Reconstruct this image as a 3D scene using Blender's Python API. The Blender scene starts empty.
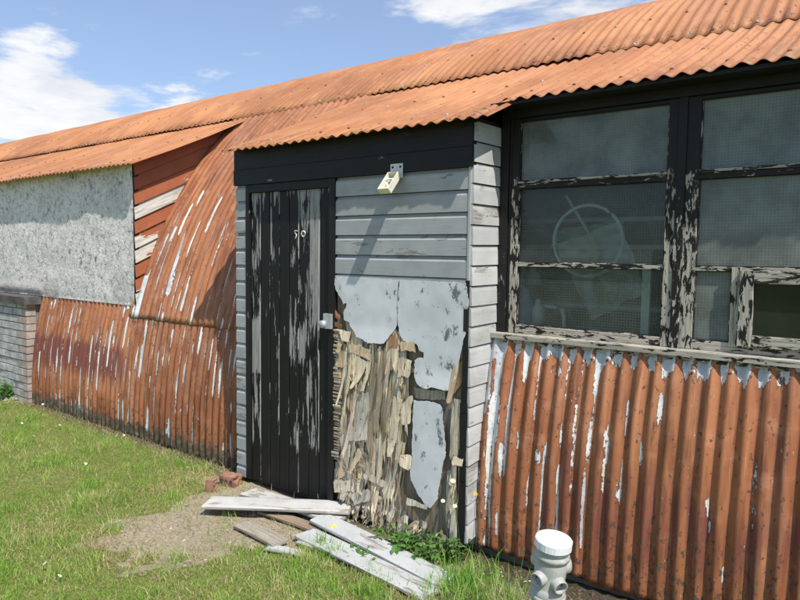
import bpy, bmesh, math, random
import numpy as np
from mathutils import Vector, noise as mnoise
from mathutils.geometry import delaunay_2d_cdt
random.seed(7); rng = np.random.default_rng(11)
R_ = math.radians
sc = bpy.context.scene
col = sc.collection
EYE = 1.58
# ------------------------------------------------------------------ survey of the place (pixel -> plane, used to read off real sizes)
CY, CP, CR, FOC = R_(37.25024555), R_(4.02106675), R_(0.77934048), 647.0
def _cam():
    fw = np.array([-math.sin(CY), math.cos(CY), 0.]); rt = np.array([math.cos(CY), math.sin(CY), 0.]); up = np.array([0, 0, 1.])
    f2 = fw*math.cos(CP) - up*math.sin(CP); u2 = up*math.cos(CP) + fw*math.sin(CP)
    r3 = rt*math.cos(CR) + u2*math.sin(CR); u3 = u2*math.cos(CR) - rt*math.sin(CR)
    return r3, u3, f2
RT, UP, FW = _cam()
def ray(x, y): return RT*((x-400)/FOC) - UP*((y-300)/FOC) + FW
def onY(x, y, Y):
    r = ray(x, y); p = r*Y/r[1]; return Vector((p[0], p[1], p[2]+EYE))
def gnd(x, y, z=0.0):
    r = ray(x, y); p = r*((z-EYE)/r[2]); return Vector((p[0], p[1], z))
# ------------------------------------------------------------------ shader graph helper
class G:
    def __init__(s, name):
        s.m = bpy.data.materials.new(name); s.m.use_nodes = True; s.t = s.m.node_tree; s.t.nodes.clear()
        s.o = s.t.nodes.new('ShaderNodeOutputMaterial')
    def n(s, ty, ins=None, **props):
        nd = s.t.nodes.new(ty)
        for k, v in props.items(): setattr(nd, k, v)
        for k, v in (ins or {}).items(): s.set(nd.inputs[k], v)
        return nd
    def set(s, sock, v):
        if isinstance(v, bpy.types.NodeSocket): s.t.links.new(v, sock)
        elif isinstance(v, (tuple, list)) and sock.type == 'RGBA' and len(v) == 3: sock.default_value = (*v, 1)
        else: sock.default_value = v
    def uv(s, sx=1, sy=1, off=(0, 0, 0)):
        if not hasattr(s, '_uv'): s._uv = s.n('ShaderNodeUVMap', uv_map='UV').outputs[0]
        return s.n('ShaderNodeMapping', {0: s._uv, 1: off, 3: (sx, sy, 1)}).outputs[0]
    def obj(s, sc3=(1, 1, 1)):
        return s.n('ShaderNodeMapping', {0: s.n('ShaderNodeNewGeometry').outputs['Position'], 3: sc3}).outputs[0]
    def noise(s, vec, scale, detail=4, rough=.55, dist=0.):
        detail = min(detail, 5)
        return s.n('ShaderNodeTexNoise', {'Vector': vec, 'Scale': scale, 'Detail': detail, 'Roughness': rough, 'Distortion': dist}).outputs[0]
    def vor(s, vec, scale, feature='F1', out=0):
        return s.n('ShaderNodeTexVoronoi', {'Vector': vec, 'Scale': scale}, feature=feature).outputs[out]
    def math(s, op, a, b=None, c=None, clamp=False):
        nd = s.n('ShaderNodeMath', operation=op, use_clamp=clamp); s.set(nd.inputs[0], a)
        if b is not None: s.set(nd.inputs[1], b)
        if c is not None: s.set(nd.inputs[2], c)
        return nd.outputs[0]
    def step(s, v, lo, hi, a=0., b=1.):
        return s.n('ShaderNodeMapRange', {0: v, 1: lo, 2: hi, 3: a, 4: b}, interpolation_type='SMOOTHSTEP').outputs[0]
    def mix(s, f, a, b, blend='MIX'):
        nd = s.n('ShaderNodeMix', data_type='RGBA', blend_type=blend)
        s.set(nd.inputs[0], f); s.set(nd.inputs[6], a); s.set(nd.inputs[7], b); return nd.outputs[2]
    def ramp(s, f, pts):
        nd = s.n('ShaderNodeValToRGB', {0: f}); e = nd.color_ramp.elements
        while len(e) < len(pts): e.new(.5)
        for el, (p, c) in zip(e, pts): el.position = p; el.color = (*c, 1)
        return nd.outputs[0]
    def attr(s, name='W'):
        nd = s.n('ShaderNodeAttribute', attribute_name=name)
        sp = s.n('ShaderNodeSeparateColor', {0: nd.outputs['Color']})
        return sp.outputs[0], sp.outputs[1], sp.outputs[2], nd.outputs['Alpha'], nd.outputs['Color']
    def bump(s, h, strength=.5, dist=.003, normal=None):
        ins = {'Strength': strength, 'Distance': dist, 'Height': h}
        if normal is not None: ins['Normal'] = normal
        return s.n('ShaderNodeBump', ins).outputs[0]
    def out(s, color, rough=.7, normal=None, spec=.3, metal=0.):
        ins = {'Base Color': color, 'Roughness': rough, 'Specular IOR Level': spec, 'Metallic': metal}
        if normal is not None: ins['Normal'] = normal
        p = s.n('ShaderNodeBsdfPrincipled', ins); s.t.links.new(p.outputs[0], s.o.inputs[0]); return s.m
M = {}
def rust_paint(name, P=((.275, .095, .037), (.375, .152, .065), (.13, .044, .023)), ax=16, ay=1.7, thr=.66, roof=False):
    g = G(name); pe, st, gr, ti, _ = g.attr()
    n1 = g.noise(g.uv(1.3, .9), 1.0, 4); n2 = g.noise(g.uv(22, 2.2), 1.0, 5, .6); n3 = g.noise(g.uv(1, 1), 90, 4, .7)
    c = g.mix(g.step(n1, .35, .65), P[0], P[1]); c = g.mix(g.step(g.noise(g.uv(.8, .9), 1.0, 4, .6), .48, .60, 0, .6 if roof else .35), c, (.27, .115, .055)); c = g.mix(g.step(g.noise(g.uv(5, .8), 1.0, 4, .6), .5, .66, 0, .45), c, (.31, .15, .095) if not roof else (.44, .22, .12)); c = g.mix(g.step(g.noise(g.uv(4, 3), 1.0, 5, .7), .56, .7, 0, .4), c, (.30, .09, .03)); c = g.mix(g.step(n2, .45, .7, 0, .45 if roof else .8), c, P[2])  # last mix: brown streaks, deepened on walls to imitate shaded valleys
    if not roof: c = g.mix(g.step(g.noise(g.uv(45, 1.6), 1.0, 4, .6), .55, .72, 0, .6), c, (.50, .235, .12))  # pale orange streaks painted to imitate sunlit ridges
    c = g.mix(g.step(g.noise(g.uv(1, 1), 7, 5, .65), .5, .72, 0, .35), c, (.56, .27, .15))
    c = g.mix(1.0, c, g.n('ShaderNodeCombineColor', {0: ti, 1: ti, 2: ti}).outputs[0], 'MULTIPLY')
    # purple-brown weathering
    sm = g.step(g.math('ADD', st, g.math('MULTIPLY', g.math('SUBTRACT', g.noise(g.uv(30, 1.6), 1.0, 5, .6), .5), 2.2)), .30, .85, 0, .85)
    c = g.mix(sm, c, g.mix(n2, (.10, .030, .035), (.19, .055, .04)))
    # dark chips
    ch = g.step(g.math('ADD', g.noise(g.uv(46, 24), 1.0, 6, .7), g.math('MULTIPLY', gr, .20)), .655 if roof else .62, .68 if roof else .645)
    c = g.mix(ch, c, g.mix(n3, (.035, .022, .018), (.13, .10, .08)))
    # round rust spots and pale scuffs along the crests
    sp1 = g.step(g.noise(g.uv(38, 11), 1.0, 5, .75), .60, .645, 0, .15 if roof else .8); c = g.mix(sp1, c, g.mix(n3, (.16, .055, .03), (.30, .12, .05)))
    sp2 = g.step(g.noise(g.uv(70, 17), 1.0, 5, .7), .655, .68, 0, .25 if roof else .75); c = g.mix(sp2, c, (.50, .43, .33))
    # rust and moss runs low down
    rn = g.math('MULTIPLY', g.step(g.noise(g.uv(40, 1.1), 1.0, 5, .65), .47, .62), g.step(gr, .02, .35, 0, .75)); c = g.mix(rn, c, g.ramp(g.noise(g.uv(6, 2), 1.0, 3), [(.35, (.13, .05, .025)), (.5, (.30, .10, .035)), (.65, (.17, .13, .045))]))
    # peeling down to the zinc primer
    f = g.math('ADD', g.noise(g.uv(ax, ay), 1.0, 7, .62, .25), g.math('ADD', pe, g.math('MULTIPLY', g.math('SUBTRACT', g.noise(g.uv(60, 35), 1, 4, .7),   .5), .30)))
    pm = g.step(f, thr, thr+.008); rim = g.math('MULTIPLY', g.step(f, thr-.04, thr-.002), g.math('SUBTRACT', 1., pm))
    zc = g.ramp(g.noise(g.uv(9, 3), 1.0, 5, .65), [(.3, (.27, .28, .29)), (.45, (.50, .525, .54)), (.56, (.66, .67, .65)), (.70, (.58, .50, .36))])
    zc = g.mix(g.step(g.noise(g.uv(1, 1), 55, 5, .7), .5, .75, 0, .6), zc, (.20, .17, .14))
    c = g.mix(g.math('MULTIPLY', rim, .75), c, (.09, .035, .02)); c = g.mix(pm, c, zc)
    # algae and dirt low down
    gm = g.step(g.math('ADD', gr, g.math('SUBTRACT', g.noise(g.uv(26, 9), 1.0, 6, .7), .5)), .52, .72, 0, .92)
    c = g.mix(gm, c, g.ramp(g.noise(g.uv(30, 14), 1, 4, .7), [(.35, (.03, .026, .018)), (.55, (.09, .08, .05)), (.68, (.22, .21, .18))]))
    h = g.math('ADD', g.math('MULTIPLY', pm, -1.), g.math('ADD', g.math('MULTIPLY', n3, .25), g.math('MULTIPLY', ch, -.7)))
    h = g.math('ADD', h, g.math('MULTIPLY', rim, .5))
    return g.out(c, g.step(n3, .3, .7, .45, .7), g.bump(h, .9, .0016), .35)
M['rust'] = rust_paint('rust_painted_iron')
M['roof'] = rust_paint('rust_painted_roof_iron', ((.385, .158, .062), (.475, .218, .092), (.29, .105, .045)), 9, 3, .80, True)
def flaky(name, base, paint, thr=.5, ax=10, ay=1.6, crack=True, wood2=None):
    # timber with grain along V; W.r raises the share of paint that is left
    g = G(name); pe, ed, dr, ti, _ = g.attr()
    gn = g.noise(g.uv(95, 4), 1, 6, .65); g2 = g.noise(g.uv(30, 2.5), 1, 4)
    w = g.ramp(gn, [(.28, tuple(v*.30 for v in base)), (.45, base), (.62, tuple(min(1, v*1.35) for v in base)), (.8, wood2 or tuple(v*.7 for v in base))])
    w = g.mix(g.step(g2, .5, .75, 0, .5), w, tuple(v*.45 for v in base))
    ck = g.step(g.noise(g.uv(150, 3.5), 1, 3, .6), .63, .68)
    if crack: w = g.mix(ck, w, (.02, .018, .015))
    pc = g.mix(g.noise(g.uv(8, 8), 1, 5, .6), tuple(v*.75 for v in paint), tuple(v*1.25 for v in paint))
    f = g.math('ADD', g.noise(g.uv(ax, ay), 1, 7, .68, .3), g.math('SUBTRACT', pe, .5))
    pm = g.step(f, thr, thr+.015)
    c = g.mix(pm, w, pc)
    c = g.mix(g.math('MULTIPLY', g.step(g.noise(g.uv(6, 2), 1, 5), .5, .8), dr), c, (.06, .055, .04))
    c = g.mix(1., c, g.n('ShaderNodeCombineColor', {0: ti, 1: ti, 2: ti}).outputs[0], 'MULTIPLY')
    h = g.math('ADD', g.math('MULTIPLY', pm, 1.), g.math('MULTIPLY', gn, .6))
    h = g.math('SUBTRACT', h, g.math('MULTIPLY', ck, .8))
    return g.out(c, g.step(pm, 0, 1, .85, .5), g.bump(h, .7, .0015), .25)
M['black'] = flaky('black_flaking_paint', (.30, .29, .27), (.014, .0135, .013), .47, 18, 5)
M['door'] = flaky('black_peeling_door_paint', (.27, .265, .25), (.0115, .0115, .0115), .50, 34, 2.4)
M['frame'] = flaky('weathered_window_timber', (.37, .34, .28), (.015, .014, .013), .51, 46, 12, wood2=(.42, .33, .19))
M['siding'] = flaky('grey_board_paint', (.24, .23, .21), (.355, .365, .36), .345, 14, 3.2)
M['return'] = flaky('weathered_pale_boards', (.36, .34, .31), (.50, .50, .49), .44, 9, 3)
M['oldboard'] = flaky('weathered_white_board', (.30, .27, .22), (.50, .49, .46), .46, 16, 3)
M['greyboard'] = flaky('pale_grey_board', (.30, .285, .26), (.46, .47, .465), .46, 16, 3)
M['brownboard'] = flaky('brown_bare_board', (.25, .19, .13), (.40, .39, .36), .75)
M['cheek'] = flaky('rust_painted_boards', (.50, .47, .42), (.34, .11, .05), .50, 9, 1.4)
def m_shard():
    g = G('torn_plywood'); r, gg, b, a, C = g.attr()
    gn = g.noise(g.uv(120, 5), 1, 6, .7); g2 = g.noise(g.uv(25, 4), 1, 5, .6)
    c = g.mix(g.step(gn, .35, .7, 0, 1), g.mix(1., C, (.62, .58, .53), 'MULTIPLY'), g.mix(1., C, (1.22, 1.2, 1.15), 'MULTIPLY'))
    c = g.mix(g.step(g2, .52, .72, 0, .55), c, (.16, .13, .095)); c = g.mix(g.step(g.noise(g.obj((1, 1, .5)), 6, 4, .6), .45, .65, 0, .35), c, (.30, .28, .25))
    c = g.mix(g.step(g.noise(g.obj((1, 1, 1)), 38, 6, .75), .6, .68, 0, .8), c, (.06, .05, .04))
    return g.out(c, .85, g.bump(g.math('ADD', gn, g2), .6, .002), .15)
M['shard'] = m_shard()
def m_skin():
    g = G('grey_plywood_skin'); r, gg, b, a, C = g.attr()
    n = g.noise(g.obj(), 5, 5, .6); s = g.noise(g.obj((1, 1, .18)), 45, 5, .7)
    c = g.mix(g.step(n, .35, .65), (.54, .56, .565), (.64, .65, .65))
    c = g.mix(g.step(g.math('ADD', g.noise(g.obj((1, 1, .6)), 17, 6, .75), g.math('MULTIPLY', g.step(g.n('ShaderNodeSeparateXYZ', {0: g.obj()}).outputs[0], -2.1, -1.75), .07)), .60, .66, 0, .9), c, (.12, .12, .12))
    c = g.mix(g.step(s, .55, .75, 0, .5), c, (.62, .64, .65))
    e = g.step(g.math('ADD', r, g.math('MULTIPLY', g.math('SUBTRACT', g.noise(g.obj(), 40, 5, .7), .5), 2.6)), 1.0, 1.1)
    c = g.mix(e, c, (.74, .72, .67))
    return g.out(c, .6, g.bump(g.math('ADD', s, n), .3, .0015), .3)
M['skin'] = m_skin()
def m_rough():
    g = G('roughcast_render'); p = g.obj(); pe, st, gr, ti, _ = g.attr()
    v = g.vor(g.n('ShaderNodeVectorMath', {0: p, 1: g.n('ShaderNodeTexNoise', {'Vector': p, 'Scale': 12.}).outputs['Color']}, operation='ADD').outputs[0], 17, 'F1')
    n = g.noise(p, 19, 7, .75, .9); n2 = g.noise(p, 48, 5, .7, .8)
    c = g.ramp(n, [(.33, (.16, .155, .14)), (.42, (.58, .555, .52)), (.50, (.81, .77, .73)), (.64, (.88, .86, .80))])
    c = g.mix(g.step(n2, .56, .68, 0, .75), c, (.15, .15, .14))
    c = g.mix(g.step(g.noise(p, 1.6, 5, .65), .45, .7, 0, .4), c, (.40, .38, .33))
    c = g.mix(g.math('MULTIPLY', gr, g.step(n, .3, .7)), c, (.16, .125, .08))
    return g.out(c, .95, g.bump(g.math('ADD', n, g.math('MULTIPLY', n2, .4)), 1., .016), .1)
M['rough'] = m_rough()
def simple(name, c1, c2, scale=8, rough=.7, bump=.3, bd=.002, spec=.3, metal=0, dirt=None):
    g = G(name); p = g.obj(); n = g.noise(p, scale, 6, .65)
    c = g.mix(g.step(n, .35, .65), c1, c2)
    if dirt: c = g.mix(g.step(g.noise(p, scale*2.3, 6, .75), .56, .68, 0, .8), c, dirt)
    return g.out(c, rough, g.bump(g.noise(p, scale*5, 5, .7), bump, bd), spec, metal)
M['dark'] = simple('dark_void_timber', (.012, .011, .010), (.028, .025, .022), 6)
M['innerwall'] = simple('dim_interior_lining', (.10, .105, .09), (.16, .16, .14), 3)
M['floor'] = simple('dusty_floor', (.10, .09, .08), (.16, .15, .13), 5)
M['brick1'] = simple('limewashed_brick', (.36, .35, .33), (.54, .53, .50), 9, .9, .8, .006, dirt=(.16, .13, .10))
M['brick2'] = simple('pinkish_brick', (.34, .26, .22), (.46, .39, .34), 9, .9, .8, .006, dirt=(.2, .17, .14))
M['mortar'] = simple('mortar', (.16, .15, .13), (.26, .24, .22), 12, .95, .8, .006)
M['redbrick'] = simple('broken_red_brick', (.27, .12, .075), (.38, .22, .155), 30, .92, .9, .004, dirt=(.22, .17, .13))
M['slab'] = simple('dark_stone_coping', (.07, .065, .06), (.13, .12, .11), 12, .9, .6, .004)
M['pvc'] = simple('white_plastic_pipe', (.34, .34, .315), (.44, .44, .405), 14, .45, .1, .0006, .4, dirt=(.27, .25, .20))
M['pvccap'] = simple('white_plastic_cap', (.74, .74, .73), (.80, .80, .79), 6, .32, .05, .0005, .5)
M['hole'] = simple('dark_hollow', (.05, .05, .048), (.09, .09, .085), 6)
M['whitemetal'] = simple('white_enamel', (.62, .62, .58), (.70, .70, .66), 20, .4, .1, .0006, .5, dirt=(.42, .38, .28))
M['cream'] = simple('yellowed_plastic', (.68, .65, .52), (.76, .74, .63), 30, .4, .1, .0006, .5, dirt=(.45, .36, .18))
M['reflector'] = simple('dull_reflector', (.28, .22, .10), (.40, .34, .2), 40, .35, .2, .001, .5, .4)
M['nail'] = simple('rusty_nail', (.07, .03, .02), (.20, .08, .04), 60, .8)
M['zinc'] = simple('zinc_washer', (.28, .29, .30), (.42, .43, .44), 60, .5, .2, .001, .5, .3)
M['chrome'] = simple('dull_lock_metal', (.42, .44, .45), (.55, .56, .57), 60, .4, .2, .0006, .5, .4)
M['digit'] = simple('white_enamel_digit', (.74, .74, .72), (.8, .8, .78), 60, .5)
M['blue'] = simple('blue_plastic', (.12, .34, .60), (.18, .46, .72), 20, .4)
M['cup'] = simple('pale_plastic', (.66, .70, .70), (.74, .78, .78), 20, .4)
M['woodin'] = simple('pale_shelf_edge', (.50, .52, .50), (.60, .62, .60), 14, .7)
M['straw'] = simple('dry_straw', (.42, .34, .19), (.55, .47, .29), 30, .9)
M['soil'] = simple('dark_soil', (.05, .038, .026), (.14, .11, .08), 40, .95, .8, .004)
M['flake'] = simple('paint_flakes', (.55, .54, .50), (.66, .62, .52), 60, .9)
M['stone'] = simple('grey_pebble', (.20, .18, .16), (.36, .33, .29), 30, .9)
def m_ground():
    g = G('lawn_soil'); d, wt, gr, ti, _ = g.attr(); p = g.obj()
    n = g.noise(p, 9, 8, .7); n2 = g.noise(p, 60, 6, .75); n3 = g.noise(p, 2.3, 4)
    so = g.ramp(n2, [(.3, (.20, .16, .105)), (.5, (.35, .29, .20)), (.7, (.50, .43, .31))])
    so = g.mix(g.step(n3, .35, .65, 0, .4), so, (.27, .225, .16))
    so = g.mix(g.step(g.noise(p, 26, 6, .8), .60, .66, 0, .7), so, (.10, .08, .055))
    gc = g.ramp(n2, [(.3, (.06, .07, .02)), (.5, (.15, .17, .045)), (.7, (.32, .28, .13))])
    f = g.step(g.math('ADD', d, g.math('MULTIPLY', g.math('SUBTRACT', n, .5), .9)), .42, .6)
    c = g.mix(f, gc, so); c = g.mix(wt, c, (.035, .027, .018))
    return g.out(c, .95, g.bump(g.math('ADD', n, n2), .8, .012), .1)
M['ground'] = m_ground()
def m_leaf(name, trans=.35):
    g = G(name); r, gg, b, a, C = g.attr()
    df = g.n('ShaderNodeBsdfPrincipled', {'Base Color': C, 'Roughness': .55, 'Specular IOR Level': .25})
    tr = g.n('ShaderNodeBsdfTranslucent', {'Color': g.mix(1., C, (1.2, 1.25, .6), 'MULTIPLY')})
    mx = g.n('ShaderNodeMixShader', {0: trans, 1: df.outputs[0], 2: tr.outputs[0]})
    g.t.links.new(mx.outputs[0], g.o.inputs[0]); return g.m
M['leaf'] = m_leaf('green_blade')
M['petal'] = m_leaf('flower_petal', .2)
def m_glass(name, film, fcol, wires=True):
    g = G(name); uvv = g.uv(1, 1)
    n = g.noise(g.uv(1, 1), 5, 5, .65); n2 = g.noise(g.uv(14, 2), 1, 5, .7)
    bx = g.n('ShaderNodeTexBrick', {'Vector': g.uv(1, 1), 'Color1': (0, 0, 0, 1), 'Color2': (0, 0, 0, 1), 'Mortar': (1, 1, 1, 1), 'Scale': 1., 'Mortar Size': .0016, 'Mortar Smooth': .3, 'Brick Width': .0135, 'Row Height': .0135}, offset=0.)
    fac = g.math('ADD', g.step(n, .3, .7, film*.65, film*1.25), g.step(n2, .6, .8, 0, .10), clamp=True)
    if wires: fac = g.math('ADD', fac, g.math('MULTIPLY', bx.outputs[0], .20), clamp=True)
    nrm = g.bump(g.math('ADD', g.math('MULTIPLY', bx.outputs[0], 1. if wires else 0.), g.noise(g.uv(1, 1), 60, 3)), .25, .0006)
    df = g.n('ShaderNodeBsdfDiffuse', {'Color': g.mix(n2, fcol, tuple(v*1.4 for v in fcol))})
    tp = g.n('ShaderNodeBsdfTransparent', {'Color': (.80, .88, .84, 1)})
    mx = g.n('ShaderNodeMixShader', {0: fac, 1: tp.outputs[0], 2: df.outputs[0]})
    gl = g.n('ShaderNodeBsdfGlossy', {'Roughness': .06, 'Normal': nrm, 'Color': (.70, .76, .72, 1)})
    fr = g.n('ShaderNodeFresnel', {'IOR': 1.45, 'Normal': nrm})
    m2 = g.n('ShaderNodeMixShader', {0: fr.outputs[0], 1: mx.outputs[0], 2: gl.outputs[0]})
    g.t.links.new(m2.outputs[0], g.o.inputs[0]); return g.m
M['glass'] = m_glass('wired_glass', .20, (.14, .165, .155))
M['glass2'] = m_glass('dusty_wired_glass', .66, (.165, .185, .17))
M['glass3'] = m_glass('plain_dirty_glass', .22, (.08, .10, .07), False)
def m_poly():
    g = G('crumpled_polythene'); p = g.obj()
    n = g.noise(p, 9, 4, .55, 2.5)
    nr = g.bump(n, .5, .004)
    gl = g.n('ShaderNodeBsdfGlossy', {'Roughness': .18, 'Normal': nr, 'Color': (.85, .95, .92, 1)})
    tp = g.n('ShaderNodeBsdfTransparent', {'Color': (.9, .95, .93, 1)})
    df = g.n('ShaderNodeBsdfDiffuse', {'Color': (.7, .78, .76, 1), 'Normal': nr})
    a = g.n('ShaderNodeMixShader', {0: .26, 1: tp.outputs[0], 2: df.outputs[0]})
    b = g.n('ShaderNodeMixShader', {0: .05, 1: a.outputs[0], 2: gl.outputs[0]})
    g.t.links.new(b.outputs[0], g.o.inputs[0]); return g.m
M['poly'] = m_poly()
# ------------------------------------------------------------------ objects
WLOC = {}
def tag(o, label=None, cat=None, group=None, kind=None):
    if label: o['label'] = label
    if cat: o['category'] = cat
    if group: o['group'] = group
    if kind: o['kind'] = kind
    return o
def empty(name, loc, label, cat, group=None):
    o = bpy.data.objects.new(name, None); col.objects.link(o); o.location = loc; o.empty_display_size = .1
    WLOC[o.name] = Vector(loc); return tag(o, label, cat, group)
class MB:
    def __init__(s): s.v = []; s.f = []; s.u = []; s.w = []; s.mi = []; s.sm = []
    def vert(s, p, uv=(0, 0), w=(0, 0, 0, 1)):
        s.v.append(tuple(p)); s.u.append(uv); s.w.append(w); return len(s.v)-1
    def face(s, idx, mi=0, sm=False): s.f.append(tuple(idx)); s.mi.append(mi); s.sm.append(sm)
    def grid(s, pts, uvs, ws, mi=0, sm=True, flip=False):
        nr, nc = len(pts), len(pts[0]); b = len(s.v)
        for r in range(nr):
            for c in range(nc): s.vert(pts[r][c], uvs[r][c], ws[r][c])
        for r in range(nr-1):
            for c in range(nc-1):
                q = (b+r*nc+c, b+r*nc+c+1, b+(r+1)*nc+c+1, b+(r+1)*nc+c)
                s.face(q[::-1] if flip else q, mi, sm)
    def box(s, lo, hi, ax=2, w=(0, 0, 0, 1), mi=0, mat=None, jag=0., off=None):
        # grain (V) along axis ax
        lo = Vector(lo); hi = Vector(hi); o = off or (random.uniform(0, 50), random.uniform(0, 50))
        P = lambda i, j, k: Vector(((lo, hi)[i].x, (lo, hi)[j].y, (lo, hi)[k].z))
        quads = [((0,0,0),(1,0,0),(1,0,1),(0,0,1)), ((1,1,0),(0,1,0),(0,1,1),(1,1,1)), ((1,0,0),(1,1,0),(1,1,1),(1,0,1)),
                 ((0,1,0),(0,0,0),(0,0,1),(0,1,1)), ((0,0,1),(1,0,1),(1,1,1),(0,1,1)), ((0,1,0),(1,1,0),(1,0,0),(0,0,0))]
        for q in quads:
            ids = []
            for c in q:
                p = P(*c); cross = [p[a] for a in range(3) if a != ax]
                ids.append(s.vert(mat @ p if mat else p, (o[0]+cross[0]*.99+cross[1]*1.01, o[1]+p[ax]), w))
            s.face(ids, mi)
    def prism(s, poly, x0, x1, axis='x', w=(0, 0, 0, 1), mi=0, uvo=None, caps=True):
        # poly: list of (a,b) swept along x (a=y,b=z)
        o = uvo or (random.uniform(0, 50), random.uniform(0, 50)); n = len(poly); cum = 0
        mk = (lambda x, a, b: (x, a, b)) if axis == 'x' else ((lambda y, a, b: (a, y, b)) if axis == 'y' else (lambda z, a, b: (a, b, z)))
        for i in range(n):
            a, b = poly[i], poly[(i+1) % n]; L = math.hypot(b[0]-a[0], b[1]-a[1])
            ids = [s.vert(mk(x0, *a), (o[0]+cum, o[1]+x0), w), s.vert(mk(x1, *a), (o[0]+cum, o[1]+x1), w),
                   s.vert(mk(x1, *b), (o[0]+cum+L, o[1]+x1), w), s.vert(mk(x0, *b), (o[0]+cum+L, o[1]+x0), w)]
            s.face(ids, mi); cum += L
        if caps:
            for x in (x0, x1): s.face([s.vert(mk(x, *a), (o[0]+a[0], o[1]+a[1]), w) for a in poly], mi)
    def lathe(s, prof, center, M3, seg=32, mi=0, sm=True, w=(0, 0, 0, 1)):
        b = len(s.v)
        for r, z in prof:
            for k in range(seg):
                a = 2*math.pi*k/seg; s.vert(Vector(center) + M3 @ Vector((r*math.cos(a), r*math.sin(a), z)), (a*.1, z), w)
        for i in range(len(prof)-1):
            for k in range(seg):
                k2 = (k+1) % seg; s.face((b+i*seg+k, b+i*seg+k2, b+(i+1)*seg+k2, b+(i+1)*seg+k), mi, sm)
    def tube(s, pts, rad, seg=8, mi=0, w=(0, 0, 0, 1)):
        b = len(s.v); pts = [Vector(p) for p in pts]
        for i, p in enumerate(pts):
            d = (pts[min(i+1, len(pts)-1)]-pts[max(i-1, 0)]).normalized()
            a = d.orthogonal().normalized(); c = d.cross(a); r = rad[i] if isinstance(rad, (list, tuple)) else rad
            for k in range(seg):
                t = 2*math.pi*k/seg; s.vert(p + a*r*math.cos(t) + c*r*math.sin(t), (t*r, i*.02), w)
        for i in range(len(pts)-1):
            for k in range(seg):
                k2 = (k+1) % seg; s.face((b+i*seg+k, b+i*seg+k2, b+(i+1)*seg+k2, b+(i+1)*seg+k), mi, True)
        s.face([b+k for k in range(seg)], mi); s.face([b+(len(pts)-1)*seg+k for k in range(seg)], mi)
    def build(s, name, mats, parent=None, bevel=0., origin=None):
        V = np.array(s.v, dtype=np.float64)
        if origin is None: lo, hi = V.min(0), V.max(0); origin = np.array([(lo[0]+hi[0])/2, (lo[1]+hi[1])/2, lo[2]])
        origin = np.array(origin, dtype=np.float64)
        return raw(name, V-origin, s.f, s.u, s.w, s.mi, s.sm, mats, parent, Vector(origin), bevel)
def raw(name, V, F, U, W, MI, SM, mats, parent, origin, bevel=0.):
    me = bpy.data.meshes.new(name); me.from_pydata(V.tolist(), [], F)
    me.polygons.foreach_set('material_index', np.array(MI, dtype=np.int32)); me.polygons.foreach_set('use_smooth', np.array(SM, dtype=bool))
    li = np.empty(len(me.loops), dtype=np.int32); me.loops.foreach_get('vertex_index', li)
    uvl = me.uv_layers.new(name='UV'); uvl.data.foreach_set('uv', np.array(U, dtype=np.float32)[li].ravel())
    at = me.attributes.new('W', 'FLOAT_COLOR', 'POINT'); at.data.foreach_set('color', np.array(W, dtype=np.float32).ravel())
    for m in (mats if isinstance(mats, (list, tuple)) else [mats]): me.materials.append(M[m])
    me.update()
    o = bpy.data.objects.new(name, me); col.objects.link(o); WLOC[o.name] = Vector(origin)
    if parent is not None: o.parent = parent; o.location = Vector(origin) - WLOC[parent.name]
    else: o.location = origin
    if bevel:
        b = o.modifiers.new('bevel', 'BEVEL'); b.width = bevel; b.segments = 2; b.limit_method = 'ANGLE'; b.angle_limit = R_(40)
    return o
def copy_tree(o, parent=None):
    c = o.copy(); col.objects.link(c); c.parent = parent
    if parent is not None: c.matrix_parent_inverse = o.matrix_parent_inverse
    for ch in list(o.children): copy_tree(ch, c)
    return c
def sst(x, a, b):
    t = np.clip((x-a)/(b-a), 0, 1); return t*t*(3-2*t)
def vnoise(x, y, seed=0):
    x = np.asarray(x, float); y = np.asarray(y, float); xi = np.floor(x).astype(np.int64); yi = np.floor(y).astype(np.int64); fx = x-xi; fy = y-yi
    def h(a, b):
        n = (a*374761393 + b*668265263 + seed*1442695041) & 0x7fffffff; n = ((n ^ (n >> 13))*1274126177) & 0x7fffffff
        return ((n ^ (n >> 16)) & 0xffff)/65535.
    u = fx*fx*(3-2*fx); v = fy*fy*(3-2*fy)
    return (h(xi, yi)*(1-u)+h(xi+1, yi)*u)*(1-v) + (h(xi, yi+1)*(1-u)+h(xi+1, yi+1)*u)*v
def fbm(x, y, seed=0): return (vnoise(x, y, seed)*.5+vnoise(x*2.1, y*2.1, seed+1)*.3+vnoise(x*4.3, y*4.3, seed+2)*.2)
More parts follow.
